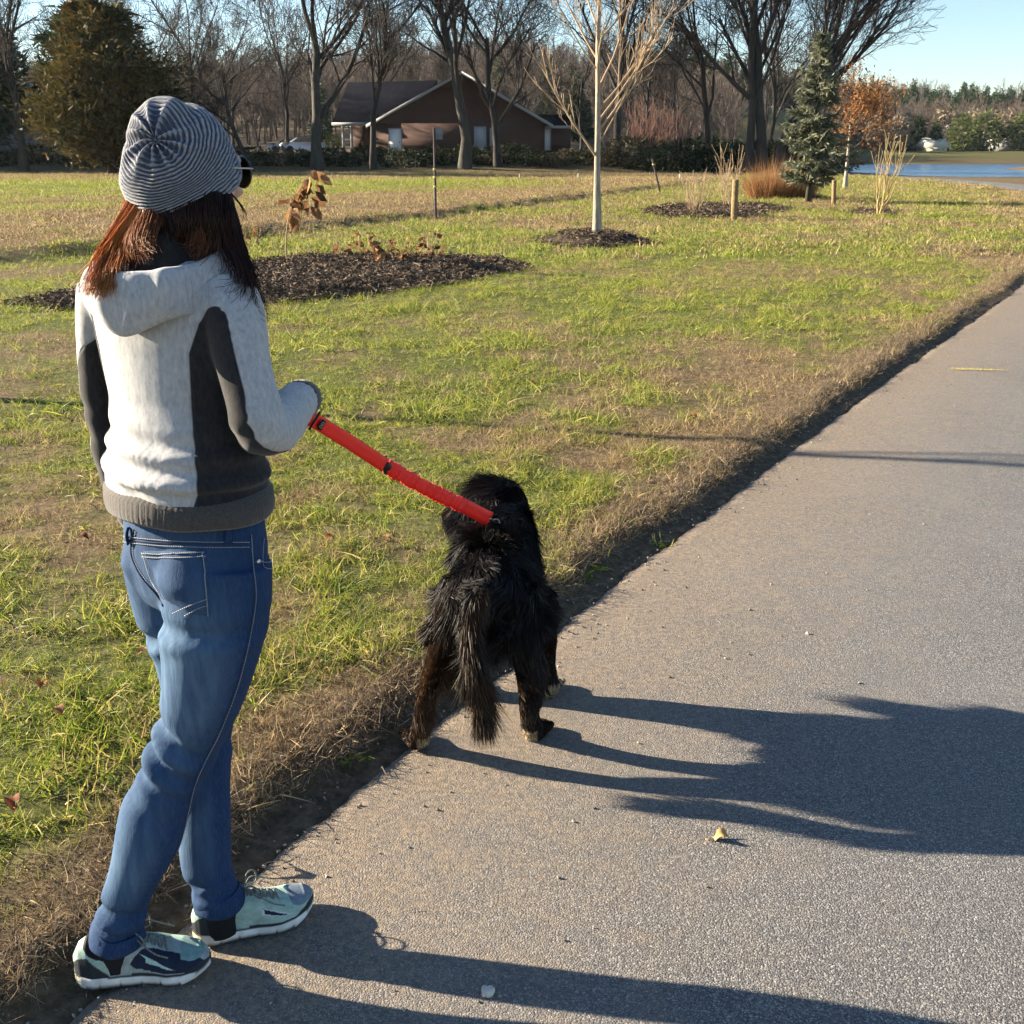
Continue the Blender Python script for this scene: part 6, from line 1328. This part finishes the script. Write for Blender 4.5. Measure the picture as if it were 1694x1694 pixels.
for sy in (-1, 1):
    a = np.linspace(0, 2*np.pi, 13); tube(b, np.array([c-vw*.003+wv_*sy*.0035+dl*(.0055*math.cos(q))+wv_*.0028*math.sin(q) for q in a]), .0009, 5, cap=False)
wmb('tag_emblem', b, plain('grey_thread', (.3, .3, .3), .8), tg)
cl_ = MB(); tube(cl_, spline([EN-d2*.02, EN, EN+d2*.03-ZA*.004], 6), [.006, .007, .006, .007, .006, .004], 8); wmb('clip', cl_, plain('steel_clip', (.25, .25, .26), .3, metal=1.0), leash)
a = np.linspace(0, 2*np.pi, 17); rg2 = MB(); tube(rg2, np.array([EN+d2*.035+XA*.010*math.cos(q)+ZA*.010*math.sin(q) for q in a]), .0018, 6, cap=False); wmb('ring', rg2, plain('steel_ring', (.5, .5, .5), .3, metal=1.0), leash)
# ------------------------------------------------------------------ small things on the ground
rg = np.random.default_rng(91)
def fallen_leaf(px, py, L, mat, label, curl=1.0, seed=0, z=.012, group=None):
    r = np.random.default_rng(seed); g = gh(px, py); g[2] = max(g[2], 0)+z; o = thing('fallen_leaf', label, 'leaf', tuple(g), r.uniform(0, 6.28), group); mb = MB(); n = 9
    u = np.linspace(0, 1, n); w = np.sin(np.pi*u**.8)**.8*.34*(1+.25*np.cos(u*22)); V = []
    for q in range(n):
        for s in (-1, -.5, 0, .5, 1): V.append((L*(u[q]-.5), L*w[q]*s, L*(.22*curl*abs(s)**1.5*w[q]*2+.16*curl*math.sin(u[q]*4)+.02*r.normal())))
    mb.add(V, [(q*5+e, q*5+e+1, q*5+e+6, q*5+e+5) for q in range(n-1) for e in range(4)]); part('blade', mb, mat, o)
    st = MB(); tube(st, [(L*.45, 0, L*.05), (L*.62, .003, L*.10), (L*.8, 0, L*.07)], .0012, 5); part('stalk', st, mat, o); return o
M_yl = plain('tan_leaf', (.42, .27, .10), .7, .3, 80); M_rl = blades('red_leaf', [(0, (.16, .05, .025)), (1, (.30, .10, .045))], .3); M_bl = blades('brown_leaf', [(0, (.2, .1, .05)), (1, (.34, .19, .09))], .3)
fallen_leaf(1190, 1414, .046, M_yl, 'single curled tan leaf lying on the open asphalt', 1.6, 1, .008)
for k, (px, py, L) in enumerate(((140, 902, .05), (240, 1097, .045), (75, 1150, .05), (100, 1195, .045), (25, 1350, .05), (300, 1475-95, .05), (545, 905, .05), (880, 640, .06), (1145, 700, .06), (640, 905, .05))):
    fallen_leaf(px, py, L, M_rl if k % 2 == 0 else M_bl, ('red' if k % 2 == 0 else 'brown')+' dead leaf caught in the grass', 1.2, 10+k, .035, 'dead leaves caught in the grass')
# pale crumpled lump on the path
g = gp(806, 1648); bm = bmesh.new(); bmesh.ops.create_icosphere(bm, subdivisions=3, radius=.0125)
for v in bm.verts: v.co *= 1+.75*float(fbm(np.array([v.co.x*70]), np.array([v.co.y*70]), np.array([v.co.z*70]), s=3)[0]); v.co.z *= .7
me = bpy.data.meshes.new('pale_stone'); bm.to_mesh(me); bm.free(); me.materials.append(plain('chalky_stone', (.55, .50, .42), .9, .25, 60)); o = link('pale_stone', me); o.location = (g[0], g[1], .013); tag(o, 'small pale knobbly stone on the asphalt beside the woman\'s shadow', 'stone')
# grit and pebbles along the dirt strip
M_peb = blades('grit', [(0, (.08, .065, .05)), (.6, (.22, .18, .14)), (1, (.42, .38, .32))], 0, .9)
pebs = []
for k in range(4):
    bm = bmesh.new(); bmesh.ops.create_icosphere(bm, subdivisions=1, radius=.01)
    for v in bm.verts: v.co *= 1+.3*(rg.uniform()-.5); v.co.z *= .6
    me = bpy.data.meshes.new('pebble'); bm.to_mesh(me); bm.free(); me.materials.append(M_peb); pebs.append(me)
n = 2600; sq = (rg.uniform(0, 1, n)**1.6)*seg[-1]; x = np.interp(sq, seg, Lp[:, 0]); y = np.interp(sq, seg, Lp[:, 1]); ux = np.interp(sq, seg, dx_[:, 0]); uy = np.interp(sq, seg, dx_[:, 1])
off = rg.normal(size=n)*.09+.02; off = np.where(rg.uniform(0, 1, n) < .18, -rg.uniform(0, 1.4, n), off); x2, y2 = x-uy*off, y+ux*off; tt_ = off
z = np.where(off > 0, height(x2, y2)+.002, .001+.012*np.sin(np.pi*np.clip(-off, 0, 3)/3)); s = rg.uniform(.12, .55, n)**1.0*np.where(rg.uniform(0, 1, n) < .06, 1.5, 1)
o = gn_scatter('grit', np.stack([x2, y2, z], 1), rg.uniform(0, 6.28, (n, 3)), np.stack([s, s, s], 1), pebs, seed=3); tag(o, 'loose grit and pebbles along the path edge', 'gravel')
# straws and twigs blown on to the asphalt edge
n = 420; sq = (rg.uniform(0, 1, n)**1.5)*seg[-1]; x = np.interp(sq, seg, Lp[:, 0]); y = np.interp(sq, seg, Lp[:, 1]); ux = np.interp(sq, seg, dx_[:, 0]); uy = np.interp(sq, seg, dx_[:, 1]); off = .10-np.abs(rg.normal(size=n))*.22
x, y = x-uy*off, y+ux*off; z = np.where(off > 0, height(x, y), .0)+.012; a = rg.uniform(0, 6.28, n); mb = MB(); ribbons(mb, np.stack([x, y, z], 1), np.stack([np.cos(a), np.sin(a), 0*a], 1), rg.uniform(.015, .06, n), rg.uniform(.0012, .003, n), 2, .0, rg, .05, side=np.stack([-np.sin(a), np.cos(a), 0*a+.2], 1))
o = link('straw', mb.mesh('straw', M_that, False), kind='stuff'); tag(o, 'bits of dry straw scattered on the asphalt edge', 'straw')
# small weeds in the dirt strip
for k, (px, py) in enumerate(((575, 1255), (965, 955), (990, 935), (1095, 905))):
    g = gh(px, py); r = np.random.default_rng(k); o = thing('weed', 'small green weed sprouting in the dirt strip', 'weed', tuple(g), 0, 'weeds in the dirt strip'); mb = MB(); n = 26; a = r.uniform(0, 6.28, n); d = nrm_rows(np.stack([np.cos(a), np.sin(a), r.uniform(.3, 1, n)], 1)); ribbons(mb, r.normal(size=(n, 3))*np.array((.02, .02, 0)), d, r.uniform(.03, .07, n), r.uniform(.006, .012, n), 2, .3, r, .2); part('leaves', mb, M_green, o, False)
# ------------------------------------------------------------------ thin afternoon haze
hm = bpy.data.materials.new('thin_haze'); hm.use_nodes = True; hn = hm.node_tree.nodes; hn.remove(hn['Principled BSDF'])
pv = hn.new('ShaderNodeVolumePrincipled'); pv.inputs['Color'].default_value = (.72, .86, 1, 1); pv.inputs['Density'].default_value = .00007; pv.inputs['Anisotropy'].default_value = .3
hm.node_tree.links.new(pv.outputs[0], hn['Material Output'].inputs['Volume'])
mb = MB(); box(mb, (0, 760, 24), (2100, 1700, 56)); o = link('haze', mb.mesh('haze', hm, False), kind='stuff'); tag(o, 'thin blue haze in the distance', 'haze')
